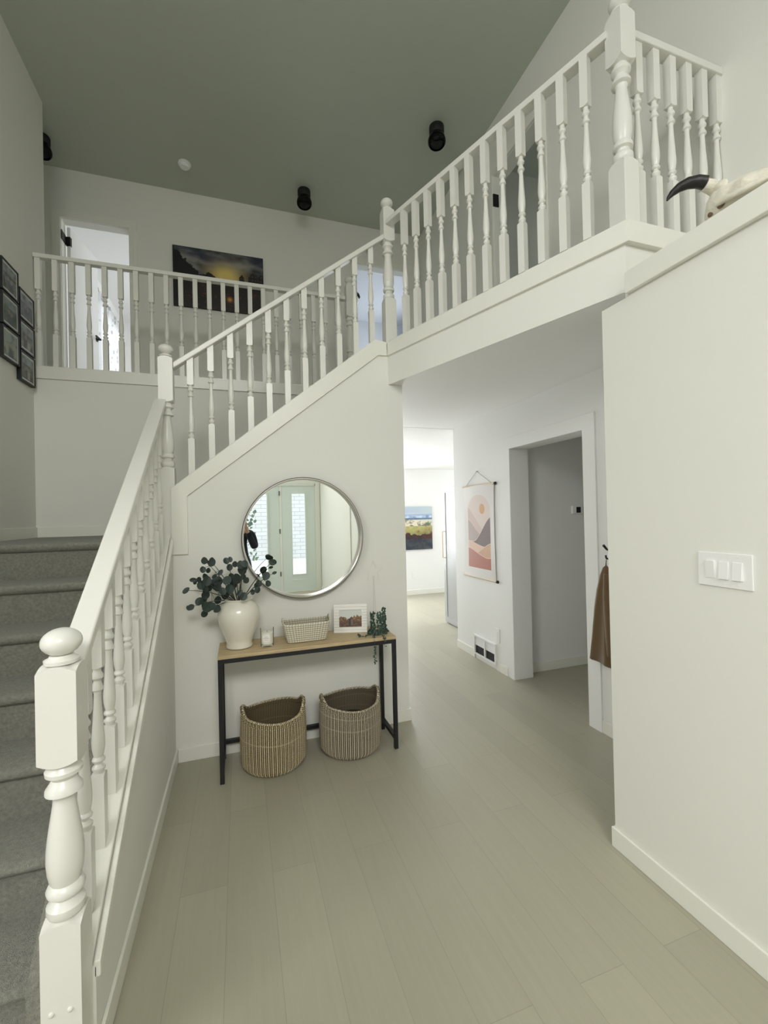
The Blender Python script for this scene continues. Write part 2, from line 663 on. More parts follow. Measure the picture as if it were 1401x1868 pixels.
# bathroom behind the right upper door
COOL = mat('pale_blue_paint', (.66, .685, .72), .7)
struct('floor_bathroom', B().box(.5, 3.3, YB+.12, 8.2, ZF2-.1, ZF2), HALLW)
struct('ceiling_bathroom', B().box(.5, 3.3, YB+.12, 8.2, 5.43, 5.53), COOL)
struct('wall_bathroom_far', B().box(.5, 3.3, 8.2, 8.3, ZF2, 5.43), COOL)
struct('wall_bathroom_right', B().box(3.3, 3.4, YB+.12, 8.3, ZF2, 5.43), COOL)
# dim room behind the right-hand upper door
struct('floor_side_room', B().box(2.57, 5.2, 2.3, 4.4, ZF2-.1, ZF2), CARPET)
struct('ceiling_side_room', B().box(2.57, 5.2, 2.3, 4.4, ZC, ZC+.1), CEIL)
struct('wall_side_room_far', B().box(2.57, 5.2, 4.14, 4.24, ZF2, ZC), WALL)
struct('wall_side_room_near', B().box(2.57, 5.2, 2.3, 2.4, ZF2, ZC), WALL)
struct('wall_side_room_end', B().box(5.2, 5.3, 2.3, 4.4, ZF2, 5.43), WALL)

# ---- fascia boards and stringer boards
D0 = Vector((1.103, 3.147)); D1 = Vector((1.706, 1.508))
dn = Vector((-(D1-D0).y, (D1-D0).x)).normalized()
if dn.x > 0:
    dn = -dn           # points away from the slab, towards the room
t = B().prism([(-.425, 1.803), (1.012, 2.942), (1.1, 2.925), (1.1, ZT0), (1.031, 2.821), (-.327, 1.755), (-.327, 1.368), (-.425, 1.368)],
              'y', 3.146, YM)
struct('trim_1', t, TRIM, bevel=.002)
P = [(D0.x, D0.y), (D1.x, D1.y), (D1.x+.018, D1.y+.03), (D0.x+.012, D0.y+.03)]
t = B().prism(P, 'z', ZT0, ZT1).prism([(D1.x, D1.y), (XV, D1.y), (XV, D1.y+.022), (D1.x+.012, D1.y+.03)], 'z', ZT0, ZT1)
struct('trim_2', t, TRIM, bevel=.002)
# cap shelf over the slab edge between fascia and railing
t = B().prism([(D0.x+.002, D0.y+.012), (D1.x+.006, D1.y+.012), (XV, D1.y+.012), (XV, D1.y+.12), (D1.x+.10, D1.y+.12), (D0.x+.12, 3.30), (D0.x+.002, 3.30)],
              'z', ZF2, ZT1-.004)
struct('trim_3', t, TRIM)
struct('trim_4', B().box(-1.631, 1.2, YL-.016, YL, ZT0, ZT1).box(-1.631, 1.2, YL, YL+.12, ZF2-.01, ZT1-.004), TRIM, bevel=.002)
# sloping cap under the upper balustrade
t = B().prism([(-.425, 1.80), (1.012, 2.938), (1.10, 2.92), (1.10, 2.90), (1.012, 2.918), (-.425, 1.78)], 'y', 3.148, 3.30)
struct('trim_5', t, TRIM)
# cap on the knee wall and the little moulding under it
t = B().prism([(1.49, capz(1.49)), (YM, capz(YM)), (YM, capz(YM)-.03), (1.49, capz(1.49)-.03)], 'x', -.54, -.434)
t.prism([(1.49, capz(1.49)-.016), (3.146, capz(3.146)-.016), (3.146, capz(3.146)-.062), (1.49, capz(1.49)-.062)], 'x', -.431, -.413)
struct('trim_6', t, TRIM, bevel=.004)
# edge cap along the ledge over the closet
struct('trim_7', B().box(1.640, XR, -3.05, 1.478, 2.556, 2.65), TRIM, bevel=.003)

# ---- baseboards
struct('baseboard_stair', B().box(-.413, 1.237, 3.15, YM, 0, .092).box(1.225, 1.237, YM, 4.53, 0, .092), TRIM, bevel=.003)
struct('baseboard_knee', B().box(-.425, -.413, 1.49, 3.15, 0, .092), TRIM, bevel=.003)
struct('baseboard_right', B().box(1.652, XR, -3.05, 1.642, 0, .092).box(XR, 1.784, 1.63, 1.642, 0, .092), TRIM, bevel=.003)
struct('baseboard_hall', B().box(2.438, XV, 1.5, 2.50, 0, .092).box(2.438, XV, 3.64, 3.83, 0, .092).box(2.438, XV, 4.262, 4.67, 0, .092), TRIM, bevel=.003)
struct('baseboard_corridor', B().box(2.65, 4.7, 3.638, 3.65, 0, .092), TRIM, bevel=.003)
struct('baseboard_kitchen', B().box(1.02, 5.9, 7.988, 8.0, 0, .1), TRIM, bevel=.003)
struct('baseboard_landing', B().box(-1.619, -.38, YL-.012, YL, ZL-.01, ZL+.086).box(-1.631, -1.619, 3.09, YL, ZL-.01, ZL+.086), TRIM, bevel=.003)

# ---- cased opening in the hall
t = B().box(2.434, XV, 2.48, 2.60, 0, 2.31).box(2.446, XV, 3.54, 3.645, 0, 2.31).box(2.442, XV, 2.60, 3.54, 2.20, 2.31)
t.box(2.65, 2.66, 3.54, 3.65, 0, 2.2).box(XV, 2.655, 3.538, 3.549, 0, 2.2)
struct('trim_8', t, HALLW, bevel=.002)


def casing(y0, x0, x1, z0, z1, wd, proud):
    """door casing on the upper back wall, stepped profile"""
    b = B()
    for (e, pa, pb, g) in ((wd, 0, proud, .004), (wd*.55, proud, proud*1.6, .006)):
        b.box(x0-e, x0-g, y0-pb, y0-pa, z0, z1+e).box(x1+g, x1+e, y0-pb, y0-pa, z0, z1+e).box(x0-g, x1+g, y0-pb, y0-pa, z1+g, z1+e)
    return b


struct('trim_9', casing(YB, -1.765, -1.122, ZF2, 4.885, .085, .012), TRIM)
struct('trim_10', casing(YB, 1.53, 2.255, ZF2, 4.915, .085, .012), TRIM)
b = B()
xw = XV-.018
for e, pa, pb, g in ((.085, 0, .012, .004), (.047, .012, .02, .006)):
    b.box(xw-pb, xw-pa, 2.985-e, 2.985-g, ZF2, 4.90+e).box(xw-pb, xw-pa, 3.665+g, 3.665+e, ZF2, 4.90+e).box(xw-pb, xw-pa, 2.985-g, 3.665+g, 4.90+g, 4.90+e)
struct('trim_11', b, TRIM)

# ================================================================ STAIRS
def flight(n, x0, y0, z0, dx, dy, width_lo, width_hi, run, rise, last=True):
    """carpeted steps as one profile with rounded nosings; direction (dx,dy)"""
    prof = []
    for k in range(n):
        zt = z0+(k+1)*rise
        a = k*run
        prof += [(a+.012, z0+k*rise), (a+.006, zt-.052), (a-.012, zt-.045), (a-.028, zt-.032), (a-.033, zt-.018), (a-.026, zt-.006), (a-.012, zt)]
    return prof


pf = flight(7, 0, 0, 0, 0, 1, 0, 0, RUN, RIS)
y_first = 3.11-6*RUN
pts = [(y_first+a, z) for a, z in pf]
pts += [(YL-.001, ZL), (YL-.001, ZL-.2), (3.3, ZL-.2), (y_first+.25, -.0), ]
st = thing('staircase', 'grey carpeted stairs climbing to a landing beside the white knee wall', 'staircase', (-1.1, 2.3, 0))
obj('carpet_runner', B().prism(pts, 'x', -1.63, -.526), CARPET, st, smooth=50)
# curb of carpet along the knee wall
obj('carpet_curb', B().prism([(1.50, .0), (1.50, .28), (1.60, .385), (3.0, 1.50), (3.1, 1.50), (3.1, 0)], 'x', -.60, -.527), CARPET, st)
# landing extends under the upper flight
obj('landing', B().box(-.526, -.38, 3.29, YL-.001, ZL-.2, ZL), CARPET, st)
pf2 = []
R2 = (ZF2-ZL)/7
for k in range(7):
    zt = ZL+(k+1)*R2
    a = -.38+k*.25
    pf2 += [(a+.012, ZL+k*R2), (a+.006, zt-.05), (a-.028, zt-.03), (a-.026, zt-.006), (a-.012, zt)]
pf2 += [(1.129, ZF2), (1.129, ZF2-.25), (-.2, ZL-.1)]
st2 = thing('staircase', 'upper carpeted flight hidden behind the sloping white balustrade', 'staircase', (.4, 3.85, ZL))
obj('carpet_runner', B().prism(pf2, 'y', 3.29, YL-.001), CARPET, st2, smooth=50)


# ================================================================ BALUSTERS AND NEWELS
def block(b, cx, cy, z0, z1, w, ang=0, sh0=0, sh1=0, top=None, bot=None, d=(0, 1)):
    """square block; top / bot = 'dome' adds the arched pommel; sh0/sh1 shear of ends along direction d"""
    h = w/2
    n = 6
    per = []
    for k in range(4):
        for i in range(n):
            t_ = -1+2*i/n
            p = ((t_, -1), (1, t_), (-t_, 1), (-1, -t_))[k]
            per.append((p[0]*h, p[1]*h))
    ca, sa = cos(ang), sin(ang)
    lo, hi = [], []
    kdome = .30/h
    for (x, y) in per:
        X, Y = x*ca-y*sa, x*sa+y*ca
        r2_ = x*x+y*y-h*h
        a = (X*d[0]+Y*d[1])
        zb = z0+a*sh0+(r2_*kdome if bot else 0)
        zt = z1+a*sh1-(r2_*kdome if top else 0)
        lo.append(b.bm.verts.new((cx+X, cy+Y, zb)))
        hi.append(b.bm.verts.new((cx+X, cy+Y, zt)))
    m = len(per)
    for i in range(m):
        j = (i+1) % m
        b.face([lo[i], lo[j], hi[j], hi[i]])
    cb = b.bm.verts.new((cx, cy, z0-(h*.22 if bot else 0)))
    ct = b.bm.verts.new((cx, cy, z1+(h*.22 if top else 0)))
    for i in range(m):
        j = (i+1) % m
        b.face([cb, lo[j], lo[i]])
        b.face([ct, hi[i], hi[j]])


BAL = [(.0125, 0), (.017, .03), (.0205, .045), (.0205, .062), (.0150, .078), (.0115, .092), (.0125, .105), (.0190, .118), (.0205, .133), (.0175, .150),
       (.0140, .160), (.0165, .19), (.0195, .24), (.0205, .29), (.0195, .35), (.0168, .45), (.0140, .57), (.0118, .68), (.0110, .75),
       (.0125, .775), (.0195, .790), (.0190, .805), (.0135, .845), (.0110, .872), (.0135, .885), (.0190, .900), (.0195, .920), (.0160, .940), (.0130, .96), (.0125, 1)]
NEW = [(.030, 0), (.040, .015), (.0445, .04), (.044, .075), (.034, .10), (.0275, .115), (.030, .135), (.042, .15), (.0445, .175), (.040, .20), (.0335, .215),
       (.037, .24), (.041, .29), (.0430, .35), (.0425, .42), (.0385, .52), (.032, .63), (.0265, .72), (.0255, .765),
       (.029, .785), (.043, .80), (.0425, .825), (.033, .86), (.0275, .885), (.031, .90), (.042, .92), (.043, .945), (.036, .97), (.030, 1)]


def baluster(parent, x, y, z0, z1, ang=0, s0=0, s1=0, d=(0, 1), lowL=.27, turn=.37):
    """z0 bottom, z1 top; slopes s0 (cap) and s1 (rail) along direction d"""
    b = B()
    w_ = .040
    zl = z0+lowL
    zu = zl+turn
    block(b, x, y, z0, zl, w_, ang, sh0=s0, top='dome', d=d)
    b.lathe([(r, zl-.002+q*(turn+.004)) for r, q in BAL], (x, y, 0), 16)
    block(b, x, y, zu, z1, w_, ang, sh1=s1, bot='dome', d=d)
    return obj('baluster', b, SATIN, parent, smooth=38)


def newel(parent, x, y, z0, zlow, zup, ztop, zball, w_=.09):
    b = B()
    block(b, x, y, z0, zlow, w_, top='dome')
    T = zup-zlow
    b.lathe([(r*w_/.09, zlow-.002+q*(T+.004)) for r, q in NEW], (x, y, 0), 24)
    block(b, x, y, zup, ztop, w_, top='dome', bot='dome')
    n_ = obj('newel_post', b, SATIN, parent, smooth=38)
    h = zball-ztop
    bb = B()
    pr = [(.040, 0), (.041, .10*h), (.030, .16*h), (.027, .22*h)]
    for k in range(13):
        a = -1.15+k*(1.15+pi/2-.02)/12
        pr.append((max(.0475*cos(a), .001), h*.60+h*.40*sin(a)))
    bb.lathe([(r*w_/.09, ztop+.004+z) for r, z in pr], (x, y, 0), 28)
    obj('ball_finial', bb, SATIN, n_, smooth=50)
    return n_


# lower flight railing
rl = thing('stair_railing', 'white turned balustrade of the lower flight with the big foreground newel post', 'railing', (-.48, 2.3, 0))
n1 = newel(rl, -.480, 1.445, 0, .515, .935, 1.205, 1.30, .094)
for x_ in (-.503, -.460):
    obj('screw_cap', B().lathe([(.0075, 0), (.007, -.003), (.004, -.0055), (.001, -.006)], (x_, 1.3985, .285), 14, axis='y'), SATIN, n1, smooth=60)
zr = lambda y: 1.258+.7285*(y-1.60)
obj('handrail', B().beam((-.48, 1.492, zr(1.492)), (-.48, 3.168, zr(3.168)), .072, .045), SATIN, rl, bevel=.006, seg=3)
yb = [1.738+.1425*(i-1) for i in range(11)]
for y in yb:
    baluster(rl, -.476, y, capz(y)+.001, zr(y)-.044, 0, .703, .7285, lowL=.235, turn=.36)

# upper flight railing
ru = thing('stair_railing', 'white turned balustrade sloping up above the round mirror', 'railing', (.35, 3.2, 1.8))
newel(ru, -.447, 3.205, capz(3.1)-.04, 1.95, 2.38, 2.685, 2.77, .088)
obj('handrail', B().beam((-.402, 3.21, 2.652), (1.108, 3.21, 3.792), .062, .042), SATIN, ru, bevel=.005, seg=3)
cz = lambda x: 1.80+.7919*(x+.425)
rz = lambda x: 2.652+.755*(x+.402)
xs_u = [-.299+.1302*i for i in range(11)]
for x in xs_u:
    z0 = cz(x) if x < 1.0 else 2.945
    z0 = min(z0, 2.925+.012)
    baluster(ru, x, 3.215, z0, rz(x)-.04, 0, .79 if x < .98 else .1, .755, d=(1, 0), lowL=.25, turn=.36)
obj('shoe_rail', B().beam((-.40, 3.215, cz(-.40)+.014), (1.0, 3.215, cz(1.0)+.014), .062, .016), SATIN, ru)
newel(ru, 1.150, 3.212, ZT1-.004, 3.29, 3.735, 3.995, 4.085, .09)

# diagonal landing railing
A0 = Vector((1.135, 3.165)); A1 = Vector((1.722, 1.612))
dd = (A1-A0).normalized()
ang = atan2(dd.y, dd.x)
rd = thing('landing_railing', 'white turned balustrade along the diagonal edge of the upper hall', 'railing', (1.45, 2.3, ZT1))
off = Vector((-dd.y, dd.x))
if off.x < 0:
    off = -off
obj('handrail', B().beam((A0.x+.012, A0.y, 3.888), (A1.x+.010, A1.y, 3.888), .062, .036), SATIN, rd, bevel=.004, seg=2)
obj('shoe_rail', B().beam((A0.x+.012, A0.y, 2.944), (A1.x+.010, A1.y, 2.944), .056, .02), SATIN, rd)
for i in range(12):
    yy = 2.98-.1166*i
    t_ = (yy-3.162)/(1.519-3.162)
    p = Vector((1.105+(1.709-1.105)*t_, yy))+off*.036
    baluster(rd, p.x, p.y, 2.943, 3.852, ang, d=(1, 0), lowL=.285, turn=.375)
newel(rd, 1.757, 1.572, ZT1-.004, 3.235, 3.70, 3.94, 4.035, .09)

# short return railing
rs = thing('landing_railing', 'short white balustrade returning from the corner newel to the right wall', 'railing', (2.1, 1.575, ZT1))
obj('handrail', B().beam((1.803, 1.585, 3.885), (XV-.019, 1.585, 3.885), .062, .036), SATIN, rs, bevel=.004)
obj('shoe_rail', B().beam((1.803, 1.585, 2.944), (XV-.019, 1.585, 2.944), .056, .02), SATIN, rs)
for x in (1.868, 1.978, 2.088, 2.198, 2.308, 2.412):
    baluster(rs, x, 1.585, 2.943, 3.85, 0, lowL=.285, turn=.375)

# back railing over the landing wall
rb = thing('landing_railing', 'white balustrade across the back hall above the stair landing', 'railing', (-.2, 4.45, ZT1))
obj('handrail', B().beam((-1.630, 4.45, 3.905), (1.10, 4.45, 3.905), .060, .036), SATIN, rb, bevel=.004)
obj('shoe_rail', B().beam((-1.630, 4.45, 2.94), (1.10, 4.45, 2.94), .056, .018), SATIN, rb)
for i in range(22):
    baluster(rb, -1.600+.1243*i, 4.45, 2.938, 3.87, 0, lowL=.285, turn=.375)
newel(rb, 1.150, 4.45, ZT1-.004, 3.26, 3.69, 4.03, 4.125, .088)

# ================================================================ DOORS AND WINDOWS
# front door and sidelight
d1 = B()
def leaf(b, x0, x1, z0, z1, gx0, gx1, gz0, gz1, y0, y1):
    b.box(x0, gx0, y0, y1, z0, z1).box(gx1, x1, y0, y1, z0, z1).box(gx0, gx1, y0, y1, z0, gz0).box(gx0, gx1, y0, y1, gz1, z1)
    for (a, c, e, f) in ((gx0-.03, gx0, gz0-.03, gz1+.03), (gx1, gx1+.03, gz0-.03, gz1+.03), (gx0, gx1, gz0-.03, gz0), (gx0, gx1, gz1, gz1+.03)):
        b.box(a, c, y1, y1+.012, e, f)
    b.box(gx0-.01, gx1+.01, y1, y1+.008, gz0-.14, gz0-.12)


leaf(d1, -.12, .80, .02, 2.26, .03, .545, .38, 2.09, -3.12, -3.075)
do1 = struct('door_1', d1, DOORW)
obj('glass_pane', B().box(.03, .545, -3.10, -3.094, .38, 2.09), GLASS, do1)
for zz in (.35, 1.25, 2.05):
    obj('hinge', B().box(.795, .812, -3.078, -3.060, zz, zz+.10), BLACK, do1)
d2 = B()
leaf(d2, .85, 1.545, .02, 2.26, 1.06, 1.335, .38, 2.09, -3.12, -3.075)
do2 = struct('door_2', d2, DOORW)
obj('glass_pane', B().box(1.06, 1.335, -3.10, -3.094, .38, 2.09), GLASS, do2)
t = B().box(-.16, -.122, -3.17, -3.04, 0, 2.30).box(.802, .848, -3.17, -3.07, 0, 2.27).box(1.547, 1.56, -3.17, -3.04, 0, 2.30).box(-.16, 1.56, -3.17, -3.04, 2.262, 2.30)
t.box(-.16, 1.56, -3.17, -3.045, 0, .021)
t.box(-.26, -.16, -3.05, -3.03, 0, 2.40).box(1.56, 1.65, -3.05, -3.03, 0, 2.40).box(-.16, 1.56, -3.05, -3.03, 2.30, 2.40)
struct('trim_12', t, TRIM)
# closet door on the near right wall
struct('door_3', B().box(1.645, XR, -1.25, -.34, .02, 2.1), WALL)
# tall windows of the living side and the transom over the entry
def window_x(name, x0, x1, y0, y1, z0, z1, nm):
    b = B()
    f = .05
    b.box(x0, x1, y0, y0+f, z0, z1).box(x0, x1, y1-f, y1, z0, z1).box(x0, x1, y0+f, y1-f, z0, z0+f).box(x0, x1, y0+f, y1-f, z1-f, z1)
    for k in range(1, nm):
        c = y0+(y1-y0)*k/nm
        b.box(x0, x1, c-.02, c+.02, z0+f, z1-f)
    struct(name, b, TRIM)


def window_y(name, x0, x1, y0, y1, z0, z1, nm):
    b = B()
    f = .05
    b.box(x0, x0+f, y0, y1, z0, z1).box(x1-f, x1, y0, y1, z0, z1).box(x0+f, x1-f, y0, y1, z0, z0+f).box(x0+f, x1-f, y0, y1, z1-f, z1)
    for k in range(1, nm):
        c = x0+(x1-x0)*k/nm
        b.box(c-.02, c+.02, y0, y1, z0+f, z1-f)
    struct(name, b, TRIM)


window_x('window_1', -3.65, -3.6, -2.3, .5, .9, 2.5, 3)
window_x('window_2', -3.65, -3.6, -2.3, .5, 3.0, 4.9, 3)
window_y('window_3', -1.4, 1.0, -3.1, -3.05, 3.2, 5.2, 3)
window_x('window_4', 5.9, 5.94, 5.3, 7.5, .95, 2.3, 2)
window_x('window_5', -2.05, -2.0, 7.45, 8.7, 3.3, 4.9, 2)

window_y('added_window_6', 1.2, 2.8, 8.04, 8.08, .6, 2.3, 2)  # unseen frame added around the kitchen fill panel
# bedroom door standing open into the room
hinge = Vector((-1.757, 5.632))
de = Vector((cos(radians(81)), sin(radians(81))))
dnn = Vector((-de.y, de.x))
def dp(a, bb, z):
    q = hinge+de*a+dnn*bb
    return (q.x, q.y, z)
b = B()
b.hexa([dp(.01, -.035, 2.89), dp(.63, -.035, 2.89), dp(.63, 0, 2.89), dp(.01, 0, 2.89), dp(.01, -.035, 4.87), dp(.63, -.035, 4.87), dp(.63, 0, 4.87), dp(.01, 0, 4.87)])
d4 = struct('door_4', b, HALLW)
b = B()
b.hexa([dp(.0, -.037, 4.66), dp(.035, -.037, 4.66), dp(.035, .006, 4.66), dp(.0, .006, 4.66), dp(.0, -.037, 4.76), dp(.035, -.037, 4.76), dp(.035, .006, 4.76), dp(.0, .006, 4.76)])
obj('hinge', b, BLACKM, d4)
b = B()
b.tube([dp(.575, -.035, 3.85), dp(.575, -.085, 3.85)], .012, 10).tube([dp(.575, -.08, 3.85), dp(.46, -.08, 3.85)], .010, 10)
b.tube([dp(.575, -.036, 3.85), dp(.575, -.043, 3.85)], .028, 16)
obj('door_handle', b, BLACKM, d4, smooth=40)
obj('hinge_plate', B().box(-1.764, -1.758, 5.50, 5.62, 4.66, 4.76), BLACKM, d4)
b = B().box(XV-.004, XV+.03, 3.655, 3.665, 4.62, 4.72)
struct('trim_13', B().box(XV-.030, XV+.03, 3.655, 3.6645, 4.60, 4.72), BLACKM)
struct('trim_14', B().box(XV-.036, XV+.02, 2.976, 2.988, 3.80, 3.86).box(XV-.048, XV-.02, 2.965, 2.980, 3.83, 3.87), BLACKM)

# curtain and rod on the bedroom window
b = B().tube([(-1.93, 7.40, 5.04), (-1.93, 8.85, 5.04)], .012, 10).tube([(-1.93, 7.37, 5.04), (-1.93, 7.40, 5.04)], .022, 10)
for yy in (7.46, 8.7):
    b.tube([(-2.0, yy, 5.04), (-1.93, yy, 5.04)], .008, 6)
tag(obj('curtain_rod', b, STEEL, smooth=40), 'thin pale curtain rod over the window of the bright upstairs room', 'curtain rod')
for (ya, yb_, lab) in ((7.44, 7.82, 'sheer grey patterned curtain panel at the near end of the rod'), (7.95, 8.82, 'sheer white curtain panel at the far end of the rod')):
    b = B()
    n_ = 60
    b.grid(lambda u, v: Vector((-1.93+.028*sin(u*(yb_-ya)*2*pi/.105), ya+u*(yb_-ya), 2.93+v*2.11)), n_, 6)
    tag(obj('curtain', b, CURT, smooth=80), lab, 'curtain')

# ================================================================ CEILING THINGS
def ceiling_lamp(x, y, label):
    t_ = thing('ceiling_light', label, 'ceiling light', (x, y, ZC), 'black flush ceiling lights in the upper hall')
    obj('canopy', B().lathe([(.072, 0), (.074, -.006), (.074, -.075), (.070, -.082)], (x, y, ZC-.001), 28), BLACKM, t_, smooth=40)
    obj('shade', B().lathe([(.058, -.07), (.078, -.10), (.088, -.135), (.086, -.165), (.072, -.185), (.069, -.185), (.083, -.163), (.085, -.136), (.075, -.102), (.055, -.073)],
                           (x, y, ZC), 28, cap=False), SMOKE, t_, smooth=60)
    obj('bulb', B().lathe([(.012, -.08), (.014, -.10), (.024, -.125), (.026, -.145), (.016, -.165), (.003, -.172)], (x, y, ZC), 16), GLASS, t_, smooth=60)
    return t_


L1 = ceiling_lamp(1.928, 3.868, 'black ceiling light above the diagonal balustrade, nearest of three')
copy_tree(L1, Vector((.795, 5.09, ZC)), 'black ceiling light above the dark canvas picture, middle of three')
copy_tree(L1, Vector((-1.790, 5.11, ZC)), 'black ceiling light half hidden by the left wall edge')
sm = thing('smoke_detector', 'round white smoke detector on the upper hall ceiling', 'smoke detector', (-.488, 5.065, ZC))
obj('base', B().lathe([(.066, 0), (.066, -.012), (.060, -.016)], (-.488, 5.065, ZC-.001), 28), PLAST, sm, smooth=40)
obj('cover', B().lathe([(.050, -.016), (.050, -.036), (.040, -.046), (.010, -.048)], (-.488, 5.065, ZC), 28), PLAST, sm, smooth=40)
# pendant in the cool room
pl = thing('pendant_lamp', 'small dark hooded lamp with white globe in the pale blue upstairs room', 'lamp', (1.765, 6.5, 5.0))
obj('cord', B().tube([(1.765, 6.5, 5.06), (1.765, 6.5, 5.43)], .004, 6), BLACKM, pl)
obj('hood', B().lathe([(.085, 4.99), (.075, 5.03), (.045, 5.06), (.01, 5.07)], (1.765, 6.5, 0), 20, cap=False), BLACKM, pl, smooth=60)
obj('globe', B().lathe([(.01, 4.87), (.04, 4.88), (.062, 4.92), (.066, 4.96), (.05, 5.0), (.02, 5.02)], (1.765, 6.5, 0), 20), PLAST, pl, smooth=60)


# ================================================================ PICTURES
def mix(a, b_, t_):
    t_ = max(0, min(1, t_))
    return tuple(a[i]*(1-t_)+b_[i]*t_ for i in range(3))


def N2(x, y, s=1., o=0.):
    return noise.noise(Vector((x*s+o, y*s-o, o*1.7)))


def fb(x, y, s=1., o=0., k=3):
    return sum(N2(x, y, s*2**i, o+i*7.3)/2**i for i in range(k))


def canal(u, v):
    """dusk scene: dark water, glowing sky, row of gabled houses"""
    n_ = fb(u*1.6, v, 4, 3)
    hor = .47
    if v < hor:
        c = mix(lin((14, 12, 14)), lin((34, 24, 20)), .5+n_)
        g = math.exp(-((u-.61)**2)/.0006-((v-.20)**2)/.0012)+.8*math.exp(-((u-.68)**2)/.0003-((v-.17)**2)/.0004)
        c = mix(c, lin((225, 150, 70)), g*.9)
        if fb(u*3, v*9, 5, 9) > .42:
            c = mix(c, lin((120, 60, 40)), .35)
        if u < .12:
            c = lin((8, 8, 9))
        return c
    sky = mix(lin((52, 56, 84)), lin((120, 120, 118)), .5+fb(u*2, v*3, 2.2, 1)*1.1)
    sky = mix(sky, lin((28, 30, 44)), .45+fb(u*3, v*4, 1.7, 12)*.9)
    glow = math.exp(-((u-.57)**2)/.03-((v-.58)**2)/.04)
    sky = mix(sky, lin((222, 196, 118)), glow*1.15)
    sky = mix(sky, lin((165, 160, 150)), max(0, 1-abs(v-.80-.1*N2(u, v, 4))/.06)*.35)
    # left trees
    if v < .62+.32*max(0, .26-u)/.26*1.1+.05*fb(u*6, v*5, 3, 5) and u < .27:
        return lin((13, 13, 14))
    if v < .56+.07*math.exp(-((u-.38)**2)/.002)+.03*fb(u*9, v*5, 3, 6) and .22 < u < .46:
        return lin((16, 15, 16))
    # houses on the right
    tops = [(.72, .78, .60, .66), (.785, .82, .55, .55), (.825, .925, .62, .72), (.93, 1., .60, .71)]
    for a, c_, z_, pk in tops:
        if a < u < c_:
            mid = (a+c_)/2
            hh = z_+(pk-z_)*(1-abs(u-mid)/(mid-a))
            if v < hh:
                return lin((20, 17, 18)) if (int(u*150) % 5 > 1 or int(v*60) % 4 < 2) else lin((74, 56, 46))
    return sky


def beach(u, v):
    n_ = fb(u*2, v*3, 5, 2)
    if v > .86:
        return mix(lin((168, 182, 205)), lin((186, 200, 205)), u)
    if v > .80:
        return mix(lin((150, 164, 190)), lin((192, 206, 226)), (v-.80)/.06)
    if v > .745:
        return mix(lin((205, 220, 240)), lin((120, 145, 180)), .5+.8*N2(u, v, 12, 4))
    if v > .70 and u > .35:
        return mix(lin((92, 112, 146)), lin((110, 130, 150)), N2(u, v, 14, 3)+.4)
    d = .70-.12*abs(u-.5)+.02*n_
    if v > d-.0:
        return lin((205, 205, 190)) if u > .4 else lin((110, 115, 105))
    if v > .55:
        c = mix(lin((224, 214, 192)), lin((105, 112, 92)), max(0, n_*1.6+(.35 if u > .45 and v < .66 else -.1)))
        return c
    if v > .36+.05*n_:
        c = mix(lin((150, 158, 92)), lin((196, 178, 120)), .5+n_)
        c = mix(c, lin((96, 60, 42)), max(0, (u-.5)*.9+(.46-v)*5+n_*.8))
        return c
    if v > .24:
        return mix(lin((30, 28, 40)), lin((70, 34, 28)), u*.8+n_*.9)
    return mix(lin((34, 40, 58)), lin((66, 72, 76)), .45+n_)


def family(seed):
    def f(u, v):
        if u < .08 or u > .92 or v < .07 or v > .93:
            return lin((205, 205, 198))
        n_ = fb(u*1.3, v*1.3, 3, seed)
        base = [(112, 118, 120), (84, 96, 88), (150, 158, 140), (96, 108, 112), (128, 128, 118), (100, 116, 108)][seed % 6]
        dark = [(44, 34, 34), (30, 40, 36), (60, 66, 80), (36, 36, 44), (40, 50, 46), (56, 44, 36)][seed % 6]
        c = mix(lin(base), lin(dark), .5+n_*1.3)
        if v > .62:
            c = mix(c, lin((150, 160, 164)), .45+.6*N2(u, v, 5, seed*2))
        # two soft figures
        for (fx, fz, r) in ((.38+.04*(seed % 3), .50, .09), (.60-.03*(seed % 2), .45, .08)):
            if (u-fx)**2+(v-fz)**2 < r*r:
                c = mix(lin((150, 136, 122)), c, .45)
            elif abs(u-fx) < r*1.3 and v < fz-r*.6 and v > .1:
                c = mix(lin(((60, 62, 76), (170, 168, 158), (52, 60, 54))[(seed+int(fx*10)) % 3]), c, .35)
        return c
    return f


def autumn(u, v):
    n_ = fb(u*2, v*2, 5, 4)
    if v > .62+.12*fb(u*5, 0, 2, 8)-.12*math.exp(-((u-.45)**2)/.02):
        return lin((205, 208, 204))
    c = mix(lin((150, 116, 88)), lin((86, 72, 56)), .5+n_*1.4)
    if v < .35:
        c = mix(c, lin((92, 72, 70)), .6)
    for (fx, top) in ((.47, .50), (.56, .47)):
        if abs(u-fx) < .045 and .08 < v < top:
            c = lin((62, 62, 66)) if fx < .5 else lin((120, 100, 88))
    return c


